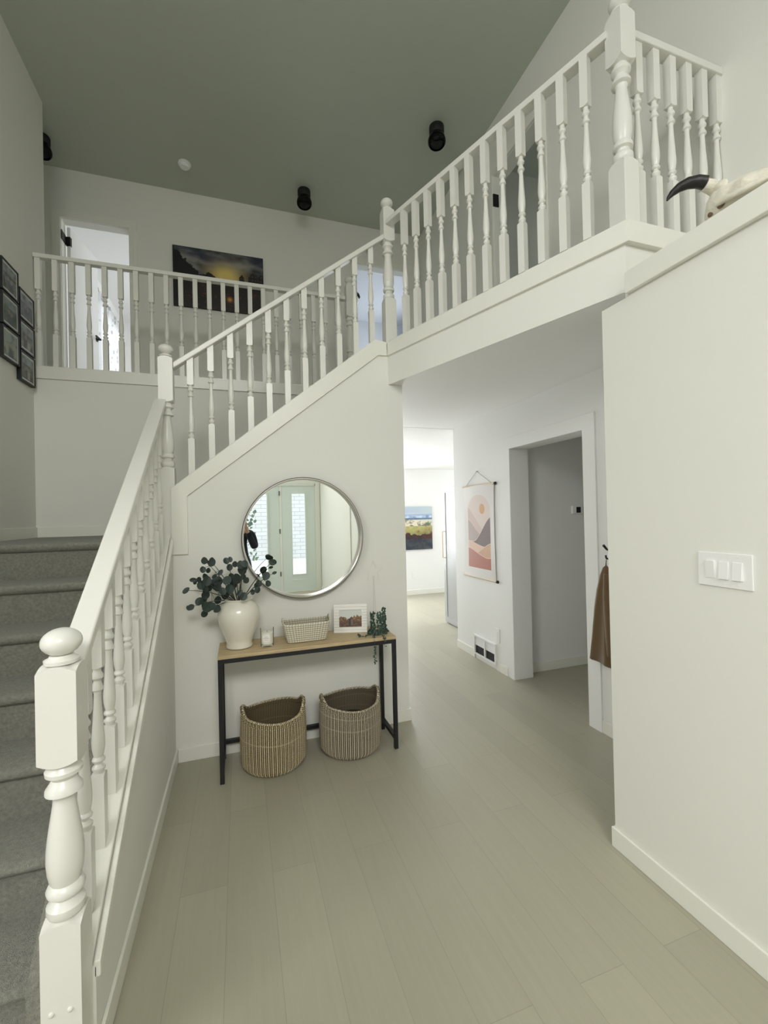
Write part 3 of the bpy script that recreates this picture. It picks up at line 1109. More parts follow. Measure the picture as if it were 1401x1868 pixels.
def smile_arch(u, v):
    """abstract arch with hills and sun, as printed"""
    W_ = lin((222, 219, 216))
    a0, a1, b0, top = .135, .88, .10, .90
    cx_, rx = (a0+a1)/2, (a1-a0)/2
    if not (a0 < u < a1 and v > b0):
        return W_
    vs_ = .72
    if v > vs_ and ((u-cx_)/rx)**2+((v-vs_)/(top-vs_))**2 > 1:
        return W_
    if v > top:
        return W_
    s_ = (u-a0)/(a1-a0)
    # sun
    if ((s_-.66)/.115)**2+((v-.745)/.055)**2 < 1:
        return lin((204, 158, 102))
    line = lin((224, 205, 190))
    def ss(a, b_, x):
        t_ = max(0, min(1, (x-a)/(b_-a)))
        return t_*t_*(3-2*t_)
    base = .318-.105*ss(-.15, .95, s_)+.012*ss(.8, 1.1, s_)
    if v < base:
        return lin((178, 112, 96))
    if v < base+.006:
        return line
    c2 = .255+.125*ss(.25, 1.1, s_)
    if v < c2:
        return lin((205, 164, 136))
    if v < c2+.006:
        return line
    c3 = .395-.062*ss(-.1, .8, s_)+.035*ss(.75, 1.1, s_)
    if v < c3:
        return lin((220, 186, 164))
    if v < c3+.005:
        return line
    d_ = .385+.28*ss(.22, 1.1, s_)
    if v < d_:
        return lin((112, 94, 90))
    if v < d_+.006:
        return line
    e_ = .64-.17*ss(-.1, .62, s_)
    if v < e_:
        return lin((176, 158, 152))
    if v < e_+.005:
        return line
    f_ = .80-.30*ss(-.2, .85, s_)
    if v < f_:
        return lin((204, 182, 174))
    return lin((216, 200, 192))


# dark canvas on the upper back wall
cv = thing('canvas_picture', 'wide dark canvas of a canal at dusk on the upper back wall', 'picture', (-.17, YB, 4.07))
obj('canvas_sides', B().box(-.672, .335, YB-.032, YB-.001, 4.075, 4.772), BLACKM, cv)
obj('print', B().grid(lambda u, v: Vector((-.672+1.007*u, YB-.0335, 4.075+.697*v)), 200, 130, canal), PHOTO, cv)
# beach canvas in the kitchen
cv = thing('canvas_picture', 'beach dune canvas on the bright far wall at the end of the hall', 'picture', (3.2, 8, .9))
obj('canvas_sides', B().box(2.82, 3.665, 7.97, 7.999, .895, 1.742), BLACKM, cv)
obj('print', B().grid(lambda u, v: Vector((2.82+.845*u, 7.9685, .895+.847*v)), 120, 120, beach), PRINT, cv)

# six small frames on the left wall
def small_frame(y0, z0, label, seed):
    y1, z1 = y0+.252, z0+.236
    x = -1.631
    t_ = thing('picture_frame', label, 'picture frame', (x, (y0+y1)/2, z0), 'small black frames on the left wall')
    b = B()
    f = .011
    for (a, c, e, g) in ((y0, y0+f, z0, z1), (y1-f, y1, z0, z1), (y0+f, y1-f, z0, z0+f), (y0+f, y1-f, z1-f, z1)):
        b.box(x+.001, x+.032, a, c, e, g)
    b.box(x+.001, x+.012, y0+f, y1-f, z0+f, z1-f)
    obj('frame', b, BLACK, t_)
    obj('photo', B().grid(lambda u, v: Vector((x+.026, y0+f+(y1-y0-2*f)*u, z0+f+(z1-z0-2*f)*v)), 40, 38, family(seed)), PHOTO, t_)


for i, lab in enumerate(('small black frame with reddish field photo, top of the cut-off column on the left wall',
                         'small black frame with green tinted photo, middle of the cut-off column on the left wall',
                         'small black frame with pale bright photo, bottom of the cut-off column on the left wall')):
    small_frame(3.842, 3.312-.248*i, lab, i)
for i, lab in enumerate(('small black frame with close-up photo, top of the column nearest the landing corner',
                         'small black frame with bluish photo, middle of the column nearest the landing corner',
                         'small black frame with warm toned photo, lowest of all on the left wall')):
    small_frame(4.112, 3.222-.247*i, lab, 3+i)

# hanging print in the hall
hx = XV
wh = thing('wall_hanging', 'tall hanging print of an arch, sun and rust hills on wooden rods', 'wall hanging', (hx, 4.1, .89))
b = B()
def sheet(u, v):
    y = 4.425-.625*u
    bow = .022*(1-(2*v-1)**2)
    ed = .03*(2*u-1)*(1-(2*v-1)**2)
    return Vector((hx-.008-.012*v*0-.012*(1-(2*u-1)**2)*(abs(2*v-1)**2)-.004, y+ed*.35, .905+.985*v))
b.grid(sheet, 180, 360, smile_arch)
obj('print', b, PRINT, wh)
b = B().tube([(hx-.014, 4.435, 1.892), (hx-.014, 3.785, 1.892)], .010, 12)
obj('upper_rod', b, WOODL, wh, smooth=40)
b = B().tube([(hx-.014, 4.445, .900), (hx-.014, 3.785, .900)], .010, 12)
obj('lower_rod', b, WOODL, wh, smooth=40)
for z in (1.892, .9):
    obj('rod_cap', B().tube([(hx-.014, 3.785, z), (hx-.014, 3.768, z)], .015, 14), DARKRIM, wh, smooth=40)
obj('cord', B().tube([(hx-.014, 4.36, 1.9), (hx-.008, 4.132, 2.045), (hx-.014, 3.84, 1.9)], .0022, 6), CORD, wh)
tag(obj('wall_peg', B().tube([(hx, 4.132, 2.045), (hx-.022, 4.132, 2.045)], .008, 10), PLAST), 'small white peg holding the hanging print on the hall wall', 'hook')

# ================================================================ MIRROR
mc = (.437, 1.451)
mr_ = thing('round_mirror', 'large round mirror with a silver metal rim above the console table', 'mirror', (mc[0], YM, 1.02))
obj('mirror_glass', B().lathe([(.414, 0), (.414, -.004)], (mc[0], YM-.003, mc[1]), 128, axis='y'), MIRROR, mr_)
obj('rim', B().lathe([(.416, -.002), (.413, -.012), (.4165, -.054), (.419, -.059), (.4235, -.059), (.4265, -.055), (.427, -.002)],
                     (mc[0], YM, mc[1]), 128, axis='y', cap=False), STEEL, mr_, smooth=40)
obj('outer_band', B().lathe([(.4268, -.001), (.4268, -.0535), (.4285, -.0545), (.4295, -.053), (.4295, -.001)],
                            (mc[0], YM, mc[1]), 128, axis='y', cap=False), DARKRIM, mr_, smooth=40)

# ================================================================ CONSOLE TABLE
X0, X1, Y0, Y1, ZTB = -.142, 1.0, 2.805, 3.122, .768
tb = thing('console_table', 'narrow console table with oak top and black steel legs under the mirror', 'table', (.43, 2.96, 0))
obj('tabletop', B().box(X0, X1, Y0, Y1, ZTB-.020, ZTB), OAK, tb, bevel=.0015)
q = .026
zf = ZTB-.0205
b = B().box(X0, X1, Y0, Y0+q, zf-q, zf).box(X0, X1, Y1-q, Y1, zf-q, zf).box(X0, X0+q, Y0+q, Y1-q, zf-q, zf).box(X1-q, X1, Y0+q, Y1-q, zf-q, zf)
obj('top_frame', b, BLACK, tb, bevel=.001)
for (a, c) in ((X0, Y0), (X1-q, Y0), (X0, Y1-q), (X1-q, Y1-q)):
    obj('leg', B().box(a, a+q, c, c+q, 0, zf-q), BLACK, tb, bevel=.001)
obj('back_stretcher', B().box(X0+q, X1-q, Y1-q, Y1, .095, .12), BLACK, tb, bevel=.001)
for a in (X0, X1-q):
    obj('side_stretcher', B().box(a, a+q, Y0+q, Y1-q, .06, .085), BLACK, tb, bevel=.001)

# vase
vx, vy = -.016, 2.975
pr = [(.062, 0), (.078, .004), (.080, .014), (.075, .03), (.083, .06), (.103, .11), (.120, .165), (.127, .205), (.122, .245), (.104, .275), (.080, .292), (.074, .298),
      (.083, .306), (.083, .312), (.074, .312), (.066, .30), (.064, .27)]
tag(obj('vase', B().lathe([(r*1.04, ZTB+.001+z) for r, z in pr], (vx, vy, 0), 48), CERAM, smooth=50), 'cream glazed ceramic vase on the left end of the console table', 'vase')
for _ in ():
    pass
LV = [(-0.21, 2.878, 1.344, 0.018, 0), (-0.17, 2.927, 1.325, 0.021, 30), (-0.221, 2.899, 1.287, 0.017, 0), (-0.085, 2.937, 1.33, 0.018, 0), (-0.067, 2.94, 1.288, 0.018, 0), (-0.118, 2.85, 1.269, 0.017, 50), (-0.271, 2.842, 1.235, 0.017, 80), (-0.251, 2.974, 1.218, 0.014, 30), (-0.316, 2.881, 1.169, 0.019, 60), (-0.198, 2.877, 1.218, 0.025, 10), (-0.139, 2.999, 1.197, 0.026, 0), (-0.082, 2.915, 1.21, 0.024, 40), (-0.026, 2.974, 1.208, 0.028, 5), (0.033, 2.916, 1.202, 0.017, 40), (0.017, 2.942, 1.222, 0.016, 0), (-0.229, 2.864, 1.198, 0.023, 0), (-0.19, 2.942, 1.169, 0.022, 0), (-0.141, 2.979, 1.16, 0.021, 0), (-0.069, 2.924, 1.153, 0.026, 0), (-0.213, 2.959, 1.122, 0.023, 0), (-0.249, 2.947, 1.085, 0.022, 0), (-0.193, 2.85, 1.065, 0.028, 30), (-0.222, 2.961, 1.004, 0.019, 10), (-0.296, 2.935, 1.055, 0.017, 35), (-0.142, 2.888, 1.033, 0.019, 70), (0.014, 2.845, 1.113, 0.021, 10), (0.112, 2.978, 1.167, 0.019, 10), (0.167, 2.916, 1.172, 0.017, 0), (0.103, 2.955, 1.13, 0.018, 20), (0.16, 2.981, 1.213, 0.023, 30), (0.198, 2.954, 1.304, 0.019, -40), (0.214, 2.987, 1.229, 0.013, 70), (-0.0, 2.903, 1.305, 0.021, 0), (0.008, 2.968, 1.262, 0.027, 0), (-0.033, 2.911, 1.309, 0.016, 20), (-0.143, 2.99, 1.078, 0.021, 0), (-0.095, 2.981, 1.106, 0.023, 0), (-0.169, 2.856, 1.066, 0.02, 0), (0.025, 2.862, 1.313, 0.019, 0), (-0.11, 2.875, 1.149, 0.021, 0), (-0.046, 2.994, 1.171, 0.022, 0), (-0.155, 2.91, 1.24, 0.015, 60)]
eu = thing('eucalyptus_branches', 'dark green eucalyptus branches standing in the cream vase', 'plant', (vx, vy, 1.0))
b = B()
root = Vector((vx, vy, ZTB+.28))
# main stems end at outlying leaves; every leaf hangs on a twig from its nearest stem point
tips = [LV[i] for i in (0, 1, 3, 6, 8, 23, 22, 30, 31, 33, 12, 9, 38)]
stem_pts = []
for t_ in tips:
    e = Vector(t_[:3])
    mid = root.lerp(e, .5)+Vector((0, 0, .045))
    pts_ = [root+Vector((random.uniform(-.03, .03), random.uniform(-.03, .03), -.22)), root+Vector(((e.x-root.x)*.12, (e.y-root.y)*.1, .02))]
    for k in range(1, 7):
        s_ = k/6
        pts_.append((1-s_)**2*pts_[1]+2*s_*(1-s_)*mid+s_*s_*e)
    b.tube(pts_, [.0035]*3+[.003, .0025, .0022, .0018, .0012], 6)
    stem_pts += pts_[1:]
lb = B()
for (x, y, z, r, an) in LV:
    p = Vector((x, y, z))
    s0 = min(stem_pts, key=lambda s_: (s_-p).length)
    if (s0-p).length > .004:
        b.tube([s0, s0.lerp(p, .5)+Vector((0, 0, .006)), p], .0012, 5)
    a = radians(an)+random.uniform(-.3, .3)
    upv = Vector((sin(a), 0, cos(a)))
    nrm = Vector((random.uniform(-.45, .45), -1, random.uniform(-.2, .7)))
    lb.disc(p, r*1.28, nrm, upv, .86 if an < 45 else .62, 12, .18)
    if random.random() < .6:
        q_ = p+Vector((random.uniform(-.03, .03), random.uniform(.02, .06), random.uniform(-.03, .02)))
        if not (q_.y > 3.10):
            b.tube([s0, q_], .0011, 5)
            lb.disc(q_, r*1.05, Vector((random.uniform(-.8, .8), -1, random.uniform(-.5, .8))), (random.uniform(-1, 1), 0, 1), .8, 12, .15)
obj('stems', b, STEM, eu, smooth=60)
obj('leaves', lb, LEAF, eu)

# candle
cx_, cy_ = .155, 2.93
ca = thing('candle', 'white candle in a clear glass tumbler beside the vase', 'candle', (cx_, cy_, ZTB))
z = ZTB+.001
obj('glass_cup', B().lathe([(.038, 0), (.041, .004), (.043, .115), (.0405, .115), (.0385, .014), (.001, .013)], (cx_, cy_, z), 32), GLASS, ca, smooth=40)
obj('wax', B().lathe([(.036, .016), (.0372, .016), (.0385, .085), (.03, .088), (.002, .086)], (cx_, cy_, z), 32), WAX, ca, smooth=40)
obj('wick', B().tube([(cx_, cy_, z+.085), (cx_+.001, cy_, z+.098)], .0012, 6), BLACKM, ca)
lb = B()
def lab_p(u, v):
    a = -pi/2-.18+(u-.5)*1.15
    return Vector((cx_+.0438*cos(a)+.0, cy_+.0438*sin(a), z+.032+.045*v))
lb.grid(lab_p, 12, 2)
def ink_line(b_, v0, u0, u1):
    b_.grid(lambda u, v: lab_p(u0+(u1-u0)*u, v0+.05*v)+Vector((0, -.0006, 0)), 8, 1, mi=1)
ink_line(lb, .70, .3, .7); ink_line(lb, .52, .15, .85); ink_line(lb, .3, .25, .75)
obj('label_sticker', lb, [LABEL, INK], ca)


# small woven basket
def woven(u, v, nc, nr, ca_, cb_, cc_):
    col = int(u*nc)
    fr = u*nc-col
    row = v*nr+(.35 if col % 2 else 0)
    if fr < .52:
        return ca_ if (row % 1) < .72 else cc_
    return cb_


sb = thing('storage_basket', 'small rectangular white woven basket on the console table', 'basket', (.415, 2.965, ZTB))
def rect_ring(t_, hx_, hy_, r=.03):
    # superellipse rectangle
    c_, s_ = cos(t_), sin(t_)
    k = (abs(c_)**6+abs(s_)**6)**(-1/6)
    return c_*k*hx_, s_*k*hy_
bc = (.413, 2.967)
def basket_p(u, v, ins=0):
    t_ = u*2*pi
    sx, sy = .128+.030*v-ins, .062+.022*v-ins
    x, y = rect_ring(t_, sx, sy)
    lift = .036*max(0, abs(cos(t_))**8)*v**4
    z_ = ZTB+.002+.122*v+lift
    ripple = .0018*abs(sin(v*pi*9))
    return Vector((bc[0]+x*(1+ripple*8), bc[1]+y*(1+ripple*8), z_))
W1, W2, W3 = lin((214, 210, 192)), lin((166, 160, 140)), lin((134, 128, 108))
def wv(u, v):
    r_ = v*9
    c_ = u*64
    if (r_ % 1) < .16 or (c_ % 1) < .2:
        return W2 if (r_ % 1) >= .16 else W3
    return W1
b = B().grid(lambda u, v: basket_p(u, v), 256, 36, wv)
b.grid(lambda u, v: basket_p(u, v, .006) if True else None, 256, 36, lambda u, v: mix(wv(u, v), W3, .35), flip=True)
b.grid(lambda u, v: basket_p(u, 1, .006*v)+Vector((0, 0, .003*sin(v*pi))), 256, 2, lambda u, v: W1 if (u*96) % 1 > .3 else W3)
b.grid(lambda u, v: Vector((bc[0]+(basket_p(u, 0).x-bc[0])*v, bc[1]+(basket_p(u, 0).y-bc[1])*v, ZTB+.004)), 64, 3, lambda u, v: W2)
obj('woven_body', b, WEAVE, sb)
b = B()
for k in range(20):
    a = 2*pi*k/20
    p = Vector((bc[0]+.10*cos(a), bc[1]+.045*sin(a), ZTB+.02))
b = None

# photo frame leaning
pf_ = thing('photo_frame', 'white slatted photo frame standing on the console table', 'photo frame', (.735, 3.02, ZTB), rotz=radians(-17))
M_ = pf_.matrix_world.copy()
M_ = M_ @ Matrix.Rotation(radians(-6), 4, 'X')
def tf(b_, M__):
    b_.bm.transform(M__)
    return b_
b = B()
Wf, Hf = .235, .20
for k in range(10):
    z0 = Hf*k/10
    if z0 < .036 or z0 > Hf-.05:
        b.box(-Wf/2, Wf/2, -.014, 0, z0+.0006, z0+Hf/10-.0006)
    else:
        b.box(-Wf/2, -Wf/2+.038, -.014, 0, z0+.0006, z0+Hf/10-.0006).box(Wf/2-.038, Wf/2, -.014, 0, z0+.0006, z0+Hf/10-.0006)
b.box(-Wf/2+.001, Wf/2-.001, -.006, -.001, .001, Hf-.001)
obj('frame', tf(b, M_), FRAMEW, pf_)
obj('photo', tf(B().grid(lambda u, v: Vector((-.0795+.159*u, -.0075, .04+.12*v)), 70, 50, autumn), M_), PHOTO, pf_)
obj('easel_back', tf(B().hexa([Vector(p) for p in ((-.03, 0, .0), (.03, 0, .0), (.03, .055, .012), (-.03, .055, .012), (-.02, 0, .13), (.02, 0, .13), (.02, .004, .13), (-.02, .004, .13))]), M_), BLACKM, pf_)

# glass jar with ivy, and the wire star
jx, jy = .905, 2.93
jar = thing('candle_holder', 'clear glass jar wrapped in ivy at the right end of the console table', 'jar', (jx, jy, ZTB))
obj('glass_wall', B().lathe([(.040, 0), (.048, .003), (.048, .150), (.0455, .150), (.0455, .008), (.001, .007)], (jx, jy, ZTB+.001), 32), GLASS, jar, smooth=40)
iv = thing('ivy_garland', 'small artificial ivy trailing around the glass jar and over the table edge', 'plant', (jx, jy, ZTB))
b, lb = B(), B()
def strand(pts_, n_leaf, rr=.008):
    b.tube(pts_, .0012, 5)
    for k in range(n_leaf):
        s_ = random.random()*(len(pts_)-1)
        i_ = min(int(s_), len(pts_)-2)
        p = Vector(pts_[i_]).lerp(Vector(pts_[i_+1]), s_-i_)
        q_ = p+Vector((random.uniform(-.008, .008), random.uniform(-.009, .003), random.uniform(-.004, .006)))
        lb.disc(q_, rr*random.uniform(.7, 1.15), (random.uniform(-.8, .8), -1, random.uniform(-.4, .9)), (random.uniform(-1, 1), 0, 1), .8, 6, .3, th=.0004)
for k, (dx, top) in enumerate(((-.048, .150), (-.036, .158), (-.012, .155), (.004, .165), (.014, .15), (.03, .19), (.042, .175), (.048, .12))):
    yy = jy-sqrt(max(0, .053**2-dx*dx))-.003
    strand([(jx+dx, yy, ZTB+.01), (jx+dx+.003, yy-.002, ZTB+.06), (jx+dx-.002, yy-.001, ZTB+.11), (jx+dx+.001, yy, ZTB+top)], 40)
for k in range(14):
    a = random.uniform(pi*.95, 2.05*pi)
    r_ = random.uniform(.055, .085)
    strand([(jx+.05*cos(a), jy+.05*sin(a), ZTB+.03), (jx+r_*cos(a), jy+r_*sin(a), ZTB+.012)], 26)
strand([(jx-.05, jy-.04, ZTB+.02), (jx-.10, jy-.07, ZTB+.008), (jx-.15, jy-.075, ZTB+.01), (jx-.16, jy-.08, ZTB+.03)], 22, .007)
strand([(jx-.045, jy-.05, ZTB+.02), (jx-.06, jy-.115, ZTB+.006), (jx-.064, jy-.137, ZTB-.02), (jx-.062, jy-.138, ZTB-.08), (jx-.066, jy-.138, ZTB-.12), (jx-.058, jy-.139, ZTB-.165)], 34, .007)
strand([(jx-.005, jy-.06, ZTB+.02), (jx+.01, jy-.12, ZTB+.004), (jx+.012, jy-.137, ZTB-.01), (jx+.006, jy-.138, ZTB-.06)], 16, .006)
obj('vines', b, STEM, iv)
obj('leaves', lb, IVY, iv)
b = B()
sc_ = Vector((.925, 3.06, 1.186))
sp_ = []
for k in range(11):
    a = pi/2+k*2*pi/10
    r_ = .078 if k % 2 == 0 else .034
    sp_.append(sc_+Vector((r_*cos(a), 0, r_*sin(a))))
b.tube(sp_, .0011, 6)
b.tube([sp_[5], Vector((.914, 3.04, ZTB+.002))], .0013, 6).tube([sp_[5]+Vector((.004, 0, 0)), Vector((.934, 3.04, ZTB+.002))], .0013, 6)
b.lathe([(.014, 0), (.014, .003)], (.924, 3.04, ZTB+.0), 14)
tag(obj('wire_star', b, WIRE, smooth=60), 'thin wire star ornament on two stems behind the ivy jar', 'ornament')


# big woven floor baskets
def floor_basket(cx, cy, R, Hh, label, rot, stripe):
    t_ = thing('woven_basket', label, 'basket', (cx, cy, 0), 'seagrass baskets under the console table')
    def rad(v):
        return R*(.80+.20*min(1, (v/.12))**.5-.0*v+.03*sin(v*pi))-.02*R*(v > .93)
    nc, nr = 104, 44
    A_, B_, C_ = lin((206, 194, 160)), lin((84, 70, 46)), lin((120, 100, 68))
    if stripe:
        A_, B_, C_ = lin((196, 186, 162)), lin((82, 72, 56)), lin((118, 104, 82))
    def colr(u, v):
        r_ = v*nr
        c_ = (u*nc) % 1
        if c_ < .60:
            k_ = (r_+.5*(int(u*nc) % 2)) % 1
            base = A_ if k_ < .74 else mix(B_, C_, .5)
        else:
            base = B_
        if abs(v-.62) < .012 or (stripe and abs(v-.86) < .012):
            base = mix(base, A_, .3)
        return base
    def p_(u, v, ins=0.):
        a = 2*pi*u+rot
        rr = rad(v)-ins
        rr += .0022*sin(v*nr*2*pi)*(1 if ins == 0 else .6)+.0014*sin(u*nc*2*pi)
        ear = .040*math.exp(-((abs(cos(a))-1)**2)/.008)*max(0, (v-.8)/.2)**2
        sag = .012*sin(a*2+1)*v
        ell = 1+.02*sin(2*a+.6)
        return Vector((cx+rr*cos(a)*ell, cy+rr*sin(a), .004+Hh*v+ear+sag))
    b = B()
    b.grid(lambda u, v: p_(u, v), nc*4, nr*4, colr)
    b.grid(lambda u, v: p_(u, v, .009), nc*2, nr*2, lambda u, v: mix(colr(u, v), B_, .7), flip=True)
    b.grid(lambda u, v: Vector((cx+(p_(u, 0).x-cx)*v, cy+(p_(u, 0).y-cy)*v, .006)), 60, 4, lambda u, v: B_)
    obj('woven_body', b, WEAVE, t_)
    def rimp(u, v):
        q0, q1 = p_(u, 1), p_(u, 1, .009)
        c_ = (q0+q1)/2
        o_ = (q0-q1).normalized()
        return c_+o_*.0085*cos(v*2*pi)+Vector((0, 0, .0075*sin(v*2*pi)+.002))
    b = B().grid(rimp, 260, 8, lambda u, v: A_ if (u*110+v*.8) % 1 < .6 else B_)
    obj('rim', b, WEAVE, t_, smooth=80)
    for sgn in (0, pi):
        hp = []
        for k in range(9):
            a = sgn+(-.17+.34*k/8)
            hp.append(Vector((cx+(R*.995)*cos(a), cy+R*.97*sin(a), Hh+.022+.026*sin(pi*k/8)+.012*sin(a*2+1))))
        b = B().tube(hp, .0075, 8)
        obj('handle', b, mat('twisted_rope', lin((120, 104, 80)), .8, var=.35, vscale=90), t_, smooth=60)
    return t_


floor_basket(.185, 2.935, .200, .335, 'seagrass basket with white stitching under the table, left one', 0, False)
floor_basket(.700, 2.945, .205, .325, 'greyer seagrass basket with a dark bundle inside, right one under the table', .1, True)
tag(obj('cloth_bundle', B().loft([(lambda a, z_=z_, r_=r_: Vector((.71+r_*cos(a)*(1+.08*sin(3*a)), 2.95+r_*sin(a), z_))) for z_, r_ in ((.02, .12), (.10, .15), (.17, .145), (.21, .10), (.225, .03))], 24), BLACKM, smooth=60),
    'dark folded cloth lying in the right woven basket', 'cloth')

# ================================================================ HALL DETAILS
vr = thing('floor_register', 'white wall air register with two dark slots above the hall baseboard', 'vent', (XV, 4.05, .05))
b = B()
f = .018
y0, y1, z0, z1 = 3.832, 4.258, .048, .262
for (a, c, e, g) in ((y0, y0+f, z0, z1), (y1-f, y1, z0, z1), (y0+f, y1-f, z0, z0+f), (y0+f, y1-f, z1-f, z1), (4.03, 4.048, z0+f, z1-f)):
    b.box(XV-.024, XV-.0005, a, c, e, g)
obj('frame', b, PLAST, vr, bevel=.002)
for (a, c) in ((y0+f, 4.03), (4.048, y1-f)):
    b = B()
    for k in range(7):
        zz = .155+.0125*k
        b.hexa([Vector(p) for p in ((XV-.018, a, zz), (XV-.004, a, zz+.010), (XV-.004, c, zz+.010), (XV-.018, c, zz), (XV-.018, a, zz+.0015), (XV-.004, a, zz+.0115), (XV-.004, c, zz+.0115), (XV-.018, c, zz+.0015))])
    b.box(XV-.010, XV-.003, a, c, .150, z1-f)
    obj('louvre', b, PLAST, vr)
    obj('dark_slot', B().box(XV-.008, XV-.001, a, c, z0+f, .150), BLACKM, vr)


def plate(name, label, cat, y0, y1, z0, z1, x, kind):
    t_ = thing(name, label, cat, (x, (y0+y1)/2, z0))
    obj('cover_plate', B().box(x-.007, x-.0005, y0, y1, z0, z1), PLAST, t_, bevel=.002)
    cy, cz_ = (y0+y1)/2, (z0+z1)/2
    if kind == 'outlet':
        for dz in (-.022, .022):
            obj('socket', B().box(x-.009, x-.006, cy-.016, cy+.016, cz_+dz-.014, cz_+dz+.014), HALLW, t_)
    return t_


plate('wall_outlet', 'white wall outlet above the air register in the hall', 'outlet', 3.775, 3.865, .285, .425, XV, 'outlet')
# light switch on near wall: three rockers
sw = thing('light_switch', 'white triple rocker light switch on the near right wall', 'light switch', (XR, 1.10, 1.31))
obj('cover_plate', B().box(XR-.0075, XR-.0005, 1.010, 1.198, 1.308, 1.434), PLAST, sw, bevel=.004, seg=3)
for i, c in enumerate((1.150, 1.104, 1.058)):
    tl = .005 if i == 0 else -.005
    b = B()
    h1, h2 = 1.339, 1.403
    a, e = c-.016, c+.016
    xo = XR-.0075
    m1 = xo-.0095+(tl if i == 0 else 0)
    m2 = xo-.0045+(-tl if i == 0 else 0)
    m1, m2 = (xo-.003, xo-.009) if i else (xo-.009, xo-.003)
    b.hexa([Vector(p) for p in ((xo+.001, a, h1), (m2 if i else m2, a, h1), (m2 if i else m2, e, h1), (xo+.001, e, h1), (xo+.001, a, h2), (m1, a, h2), (m1, e, h2), (xo+.001, e, h2))])
    obj('rocker', b, PLAST, sw, bevel=.001)
for c in (1.150, 1.104, 1.058):
    for zz in (1.322, 1.420):
        obj('screw', B().lathe([(.0025, 0), (.0022, -.0012)], (XR-.0074, c, zz), 10, axis='x'), TRIM, sw)
# thermostat and switch in the corridor
th = thing('thermostat', 'white thermostat with dark screen on the corridor wall', 'thermostat', (3.32, 3.65, 1.56))
obj('case', B().box(3.255, 3.39, 3.625, 3.6495, 1.565, 1.645), PLAST, th, bevel=.004)
obj('screen', B().box(3.30, 3.355, 3.6235, 3.626, 1.575, 1.635), BLACK, th)
s2 = thing('light_switch', 'single white light switch on the corridor wall left of the thermostat', 'light switch', (2.895, 3.65, 1.32))
obj('cover_plate', B().box(2.857, 2.933, 3.643, 3.6495, 1.318, 1.434), PLAST, s2, bevel=.003)
obj('rocker', B().box(2.879, 2.911, 3.639, 3.6435, 1.342, 1.410), PLAST, s2, bevel=.001)
o3_ = thing('wall_outlet', 'white wall outlet low on the far kitchen wall', 'outlet', (2.99+.25, 8, .33))
obj('cover_plate', B().box(3.22, 3.30, 7.993, 7.9995, .33, .45), PLAST, o3_, bevel=.002)
obj('socket', B().box(3.242, 3.278, 7.990, 7.9935, .35, .43), HALLW, o3_)
# second switch near kitchen cabinet
s3 = thing('light_switch', 'white switch on the far kitchen wall behind the tall cabinet', 'light switch', (3.97, 8, 1.15))
obj('cover_plate', B().box(3.93, 4.01, 7.993, 7.9995, 1.14, 1.26), PLAST, s3, bevel=.002)

# tall cabinet
cb = thing('tall_cabinet', 'tall light grey shaker cabinet at the end of the hall', 'cabinet', (3.1, 5.3, 0))
obj('body', B().box(2.862, 3.45, 4.80, 5.785, 0, 1.985), CABI, cb)
b = B().box(2.838, 2.861, 4.90, 4.97, .02, 1.98).box(2.838, 2.861, 5.715, 5.783, .02, 1.98).box(2.838, 2.861, 4.97, 5.715, .02, .10).box(2.838, 2.861, 4.97, 5.715, 1.90, 1.98)
b.box(2.846, 2.861, 4.97, 5.715, .10, 1.90)
dr = obj('door', b, CABI, cb)
obj('handle', B().tube([(2.838, 5.74, 1.335), (2.800, 5.74, 1.335), (2.800, 5.74, .955), (2.838, 5.74, .955)], .007, 8), GOLD, dr, smooth=40)

# coat on its hook
hk = thing('coat_hook', 'black metal double hook on the hall wall beside the cased opening', 'hook', (XV, 2.33, 1.25))
obj('back_plate', B().box(XV-.008, XV-.0005, 2.318, 2.346, 1.235, 1.385), BLACKM, hk, bevel=.002)
obj('upper_prong', B().tube([(XV-.008, 2.332, 1.315), (XV-.045, 2.334, 1.325), (XV-.072, 2.336, 1.355)], [.008, .007, .009], 10), BLACKM, hk, smooth=60)
obj('lower_prong', B().tube([(XV-.008, 2.332, 1.270), (XV-.035, 2.332, 1.258), (XV-.055, 2.332, 1.266), (XV-.058, 2.332, 1.285)], .006, 10), BLACKM, hk, smooth=60)
secs = []
def csec(z_, cx2, cy2, hx2, hy2, fold, ph):
    return lambda a: Vector((min(XV-.012, cx2+hx2*cos(a)*(1+fold*sin(5*a+ph))), cy2+hy2*sin(a)*(1+fold*sin(4*a+ph*1.3)), z_+.010*sin(a*2+ph)*fold*4))
cz_l = [(1.262, 2.392, 2.330, .005, .004, 0, 0), (1.215, 2.392, 2.331, .006, .006, 0, 0), (1.20, 2.388, 2.330, .018, .022, .05, .4), (1.15, 2.380, 2.325, .030, .042, .10, .8), (1.05, 2.372, 2.318, .042, .070, .14, 1.2),
        (.92, 2.366, 2.312, .055, .094, .16, 1.5), (.78, 2.362, 2.306, .064, .116, .17, 1.8), (.66, 2.358, 2.300, .070, .134, .17, 2.1), (.565, 2.356, 2.298, .074, .150, .16, 2.3), (.558, 2.356, 2.298, .066, .140, .16, 2.3)]
ct = thing('coat', 'tan brown coat hanging from the black hook at the wall edge', 'coat', (2.36, 2.3, .56))
obj('body', B().loft([csec(*c) for c in cz_l[1:]], 48), COATM, ct, smooth=70)
obj('hanging_loop', B().tube([(2.392, 2.330, 1.215), (2.398, 2.336, 1.245), (2.397, 2.332, 1.268), (2.390, 2.327, 1.245), (2.388, 2.330, 1.215)], .0025, 6), BLACKM, ct)
slv = []
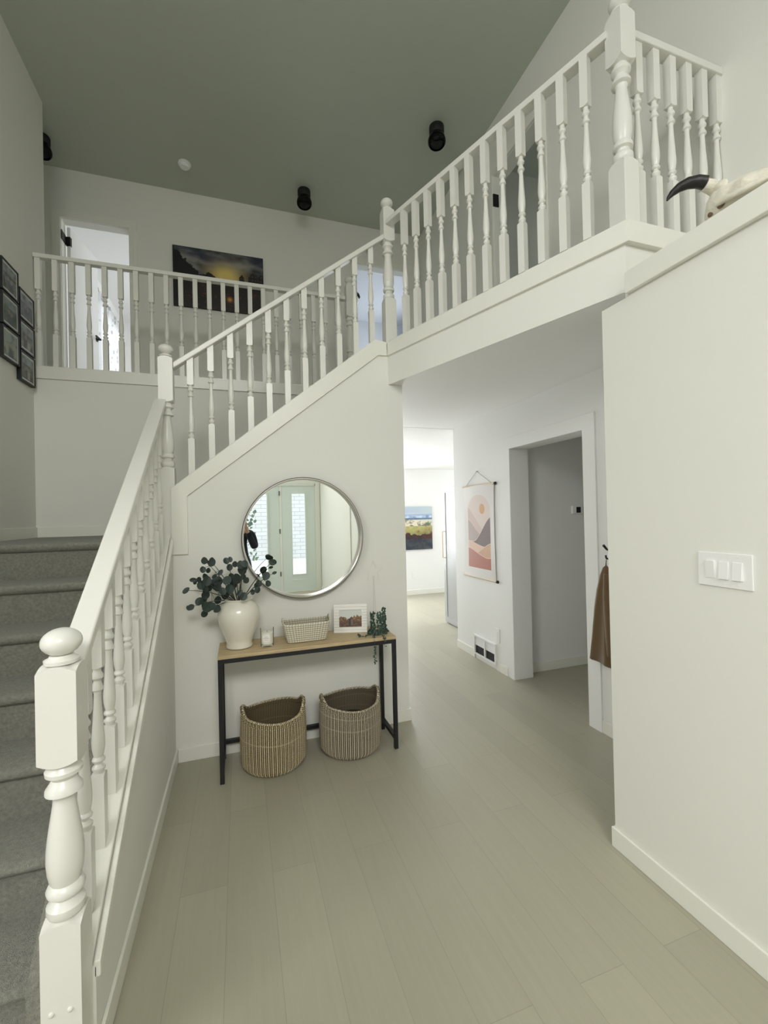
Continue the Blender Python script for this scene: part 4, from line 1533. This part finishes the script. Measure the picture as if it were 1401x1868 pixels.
for (z_, x_, y_, r_) in ((1.16, 2.362, 2.30, .022), (1.02, 2.332, 2.262, .036), (.86, 2.318, 2.235, .042), (.72, 2.312, 2.222, .041), (.63, 2.312, 2.218, .040)):
    slv.append(lambda a, z_=z_, x_=x_, y_=y_, r_=r_: Vector((x_+r_*.7*cos(a)*(1+.08*sin(3*a)), y_+r_*sin(a), z_)))
obj('sleeve', B().loft(slv, 20), COATM, ct, smooth=70)

for o_ in (hk, ct):
    o_.location.y += .032

# ================================================================ SKULL ON THE LEDGE
sk = thing('cattle_skull', 'bleached cattle skull with black horns lying on the ledge over the right wall', 'skull', (1.78, 1.0, 2.65))
def ssec(y_, cz_, hx_, hz_, cx2=1.755, flat=.0):
    return lambda a: Vector((cx2+hx_*cos(a)*(1+.04*sin(3*a)), y_+.01*sin(2*a), max(2.652, cz_+hz_*sin(a)*(1 if sin(a) > 0 else .92))))
S_ = [(1.176, 2.722, .022, .030), (1.168, 2.726, .050, .050), (1.150, 2.730, .070, .060), (1.125, 2.730, .080, .066), (1.10, 2.728, .082, .066), (1.07, 2.722, .078, .062), (1.045, 2.716, .082, .060), (1.02, 2.711, .084, .055), (.99, 2.704, .077, .049),
      (.96, 2.698, .066, .044), (.92, 2.692, .056, .040), (.88, 2.688, .050, .037), (.80, 2.684, .046, .034), (.74, 2.680, .048, .030), (.70, 2.674, .036, .022), (.69, 2.67, .012, .010)]
def bone_sec(q):
    f0 = ssec(*q)
    def g(a):
        p = f0(a)
        n_ = noise.noise(p*26)*.0065+noise.noise(p*60)*.003
        d_ = Vector((p.x-1.755, 0, p.z-2.71))
        return p+d_.normalized()*n_ if d_.length > .01 else p
    return g
def subdiv(L_):
    o_ = []
    for a_, b_ in zip(L_, L_[1:]):
        for k in range(3):
            o_.append(tuple(a_[i]+(b_[i]-a_[i])*k/3 for i in range(4)))
    return o_+[L_[-1]]
obj('cranium', B().loft([bone_sec(q) for q in subdiv(S_)], 48), BONE, sk, smooth=70)
obj('temple_plate', B().lathe([(.001, -.010), (.020, -.007), (.024, 0), (.019, .006), (.004, .008)], (1.688, 1.098, 2.770), 20, axis='x', sy=.8), BONE, sk, smooth=60)
obj('cheek_ridge', B().tube([(1.690, 1.12, 2.712), (1.668, 1.075, 2.700), (1.668, 1.03, 2.692), (1.676, .985, 2.690), (1.700, .93, 2.692)], [.008, .011, .012, .011, .006], 12), BONE, sk, smooth=60)
b = B()
for k in range(9):
    yy = 1.0-.028*k
    b.box(1.694+.004*k, 1.704+.004*k, yy-.011, yy+.011, 2.650, 2.672)
obj('teeth', b, BONE, sk, bevel=.003)
for sg in (-1, 1):
    cx2 = 1.755+sg*.084
    obj('eye_socket', B().lathe([(.004, -.004), (.017, -.002), (.020, .002), (.024, .006), (.021, .010), (.006, .008)], (cx2-sg*.008, 1.035, 2.716), 18, axis='x'), BONED, sk, smooth=60)
obj('cavity', B().lathe([(.003, -.003), (.012, 0), (.015, .003), (.004, .005)], (1.683, 1.098, 2.703), 14, axis='x').lathe([(.002, -.003), (.008, 0), (.010, .003), (.003, .005)], (1.688, 1.140, 2.694), 12, axis='x'), BONED, sk, smooth=60)
for sg in (-1, 1):
    c0 = Vector((1.755+sg*.060, 1.128, 2.788))
    core = [c0-Vector((sg*.03, 0, .01)), c0+Vector((sg*.012, .006, .006)), c0+Vector((sg*.030, .012, .012))]
    obj('horn_core', B().tube(core, [.024, .023, .021], 16), BONE, sk, smooth=60)
    if sg < 0:
        hp = [(1.668, 1.138, 2.806), (1.645, 1.152, 2.816), (1.622, 1.170, 2.818), (1.600, 1.188, 2.810), (1.584, 1.203, 2.796), (1.572, 1.210, 2.780), (1.567, 1.212, 2.770)]
    else:
        hp = [(1.842, 1.138, 2.806), (1.866, 1.152, 2.812), (1.890, 1.170, 2.806), (1.910, 1.188, 2.786), (1.922, 1.203, 2.760), (1.930, 1.210, 2.735), (1.933, 1.212, 2.72)]
    obj('horn', B().tube(hp, [.023, .022, .020, .0165, .012, .007, .003], 16), HORN, sk, smooth=60)

# ================================================================ OUTSIDE THE FRONT DOOR (seen in the mirror)
tag(obj('brick_house', B().box(-6, 8, -11.3, -11, -.15, 5), BRICK), 'pale brick house front reflected in the mirror through the door glass', 'house')
struct('ground_outside', B().box(-8, 10, -11, -3.17, -.2, -.05), STONE)
bs = thing('shrub', 'leafy shrub outside the front door reflected in the mirror', 'shrub', (.15, -5.4, -.05))
b = B()
for k in range(150):
    a, r_, z_ = random.random()*2*pi, random.uniform(0, .35), random.uniform(.5, 2.0)
    b.disc((.12+r_*cos(a), -5.6+r_*sin(a), z_), .05, (random.uniform(-1, 1), random.uniform(-1, 1), random.uniform(-1, 1)), (0, .3, 1), .8, 8, .2)
obj('foliage', b, mat('shrub_leaf', (.12, .17, .12), .7, var=.3), bs)
obj('trunk', B().tube([(.12, -5.6, -.05), (.14, -5.6, 1.0), (.1, -5.6, 1.7)], [.03, .022, .01], 8), STEM, bs)
rug = B().lathe([(.36, 0), (.38, .004), (.38, .012), (.36, .014), (.001, .014)], (1.25, -2.80, 0), 40, sx=1.0, sy=.55)
tag(obj('door_mat', rug, mat('beige_mat', (.5, .45, .36), .95, var=.2, vscale=40)), 'round beige mat inside the front door, reflected at the mirror bottom', 'mat')


def skin_obj(name, chains, m, parent, sub=2):
    """chains: list of [(point, radius), ...]; first vertex of the first chain is the root; equal points are merged"""
    verts, radii, edges, idx = [], [], [], {}
    for ch in chains:
        prev = None
        for p, r_ in ch:
            k = tuple(round(c, 4) for c in p)
            if k not in idx:
                idx[k] = len(verts)
                verts.append(p)
                radii.append(r_)
            i_ = idx[k]
            if prev is not None and prev != i_:
                edges.append((prev, i_))
            prev = i_
    me = bpy.data.meshes.new(name)
    me.from_pydata([tuple(v) for v in verts], edges, [])
    o = bpy.data.objects.new(name, me)
    COL.objects.link(o)
    o.parent = parent
    o.matrix_parent_inverse = parent.matrix_world.inverted()
    sm_ = o.modifiers.new('skin', 'SKIN')
    sm_.use_smooth_shade = True
    lay = me.skin_vertices[0].data if me.skin_vertices else None
    if lay is None:
        bpy.context.view_layer.objects.active = o
        lay = me.skin_vertices[0].data
    for i_, r_ in enumerate(radii):
        lay[i_].radius = (r_, r_) if not isinstance(r_, tuple) else r_
    lay[0].use_root = True
    ss = o.modifiers.new('round', 'SUBSURF')
    ss.levels = sub
    ss.render_levels = sub
    me.materials.append(m)
    return o


pe = thing('person', 'person in dark sweater holding up a phone, reflected in the round mirror', 'person', (-.02, -.45, 0))
py_ = -.42
pel = (-.02, py_, .96)
hand_r = [((.085, -.085, 1.455), .026), ((.078, -.062, 1.50), .030), ((.066, -.046, 1.535), .024)]
ch = [[(pel, .105), ((-.02, py_, 1.12), .115), ((-.02, py_, 1.28), .13), ((-.02, py_, 1.38), .10), ((-.02, py_+.01, 1.45), .05), ((-.02, py_+.02, 1.52), .055), ((-.02, py_+.03, 1.60), .085), ((-.02, py_+.02, 1.68), .078), ((-.02, py_+.01, 1.73), .04)],
      [((-.02, py_, 1.38), .10), ((.16, py_, 1.37), .058), ((.203, -.302, 1.165), .034), ((.10, -.115, 1.41), .028)]+hand_r,
      [((-.02, py_, 1.38), .10), ((-.20, py_, 1.37), .058), ((-.243, -.302, 1.165), .034), ((-.14, -.115, 1.41), .028), ((-.115, -.085, 1.455), .026), ((-.105, -.062, 1.50), .030), ((-.09, -.046, 1.535), .024)],
      [(pel, .105), ((.075, py_, .88), .070), ((.095, py_+.01, .50), .055), ((.095, py_-.01, .12), .038), ((.095, py_-.02, .055), .036), ((.10, py_+.12, .035), .030)],
      [(pel, .105), ((-.115, py_, .88), .070), ((-.135, py_+.01, .50), .055), ((-.135, py_-.01, .12), .038), ((-.135, py_-.02, .055), .036), ((-.14, py_+.12, .035), .030)]]
for sg, bx in ((1, .066), (-1, -.09)):
    for k in range(4):
        z_ = 1.51+.024*k
        ch.append([((bx, -.046, 1.535), .024), ((bx+sg*.004, -.034, z_+.01), .010), ((bx-sg*.012, -.024, z_+.014), .009), ((bx-sg*.03, -.027, z_+.014), .008)])
    ch.append([((bx+sg*.012, -.062, 1.50), .030) if sg > 0 else ((-.105, -.062, 1.50), .030), ((bx-sg*.004, -.07, 1.535), .011), ((bx-sg*.02, -.058, 1.56), .009)])
skin_obj('body', ch, SKIN, pe)
# head details
b = B().tube([(-.02, py_+.105, 1.64), (-.02, py_+.128, 1.605), (-.02, py_+.115, 1.597)], [.008, .013, .008], 10)
obj('nose', b, SKIN, pe, smooth=60)
for sx_ in (-.052, .012):
    obj('eye', B().lathe([(.001, -.004), (.009, 0), (.001, .004)], (sx_, py_+.105, 1.635), 12, axis='y'), BLACKM, pe)
obj('mouth', B().tube([(-.045, py_+.100, 1.565), (-.02, py_+.112, 1.562), (.005, py_+.100, 1.565)], [.003, .006, .003], 8), mat('lips', (.4, .12, .1), .5), pe)
for sx_ in (-.105, .065):
    obj('ear', B().lathe([(.004, -.006), (.022, -.003), (.024, .003), (.005, .005)], (sx_, py_+.02, 1.62), 14, axis='x'), SKIN, pe, smooth=60)
b = B().loft([(lambda a, z_=z_, r_=r_, yo=yo: Vector((-.02+r_*cos(a), py_-.005+yo+r_*1.0*sin(a), z_))) for z_, r_, yo in ((1.40, .05, -.07), (1.46, .075, -.055), (1.54, .085, -.035), (1.62, .098, -.022), (1.68, .102, 0), (1.73, .092, .01), (1.765, .06, .012), (1.778, .015, .012))], 24)
obj('hair', b, HAIR, pe, smooth=60)
skin_obj('sweater', [[((-.02, py_, .84), .155), ((-.02, py_, 1.12), .145), ((-.02, py_, 1.385), .112), ((-.02, py_, 1.43), .07)],
                     [((-.02, py_, 1.385), .112), ((.165, py_, 1.37), .070), ((.19, -.36, 1.26), .060), ((.206, -.298, 1.165), .058), ((.155, -.21, 1.28), .048), ((.100, -.115, 1.41), .042)],
                     [((-.02, py_, 1.385), .112), ((-.205, py_, 1.37), .070), ((-.23, -.36, 1.26), .060), ((-.246, -.298, 1.165), .058), ((-.195, -.21, 1.28), .048), ((-.14, -.115, 1.41), .042)]], SWEAT, pe)
skin_obj('trousers', [[((-.02, py_, 1.12), .135), ((-.02, py_, .93), .142), ((.085, py_, .86), .10), ((.095, py_+.01, .50), .072), ((.095, py_-.01, .12), .056)],
                      [((-.02, py_, .93), .145), ((-.125, py_, .86), .10), ((-.135, py_+.01, .50), .072), ((-.135, py_-.01, .12), .056)]], JEANS, pe)
ph = thing('phone', 'dark phone held upright by the person reflected in the mirror', 'phone', (-.015, -.02, 1.50))
obj('case', B().box(-.052, .022, -.030, -.022, 1.50, 1.65), BLACK, ph, bevel=.003)
obj('lens', B().lathe([(.008, 0), (.008, .003), (.006, .003)], (0, -.022, 1.6), 16, axis='y'), BLACKM, ph)
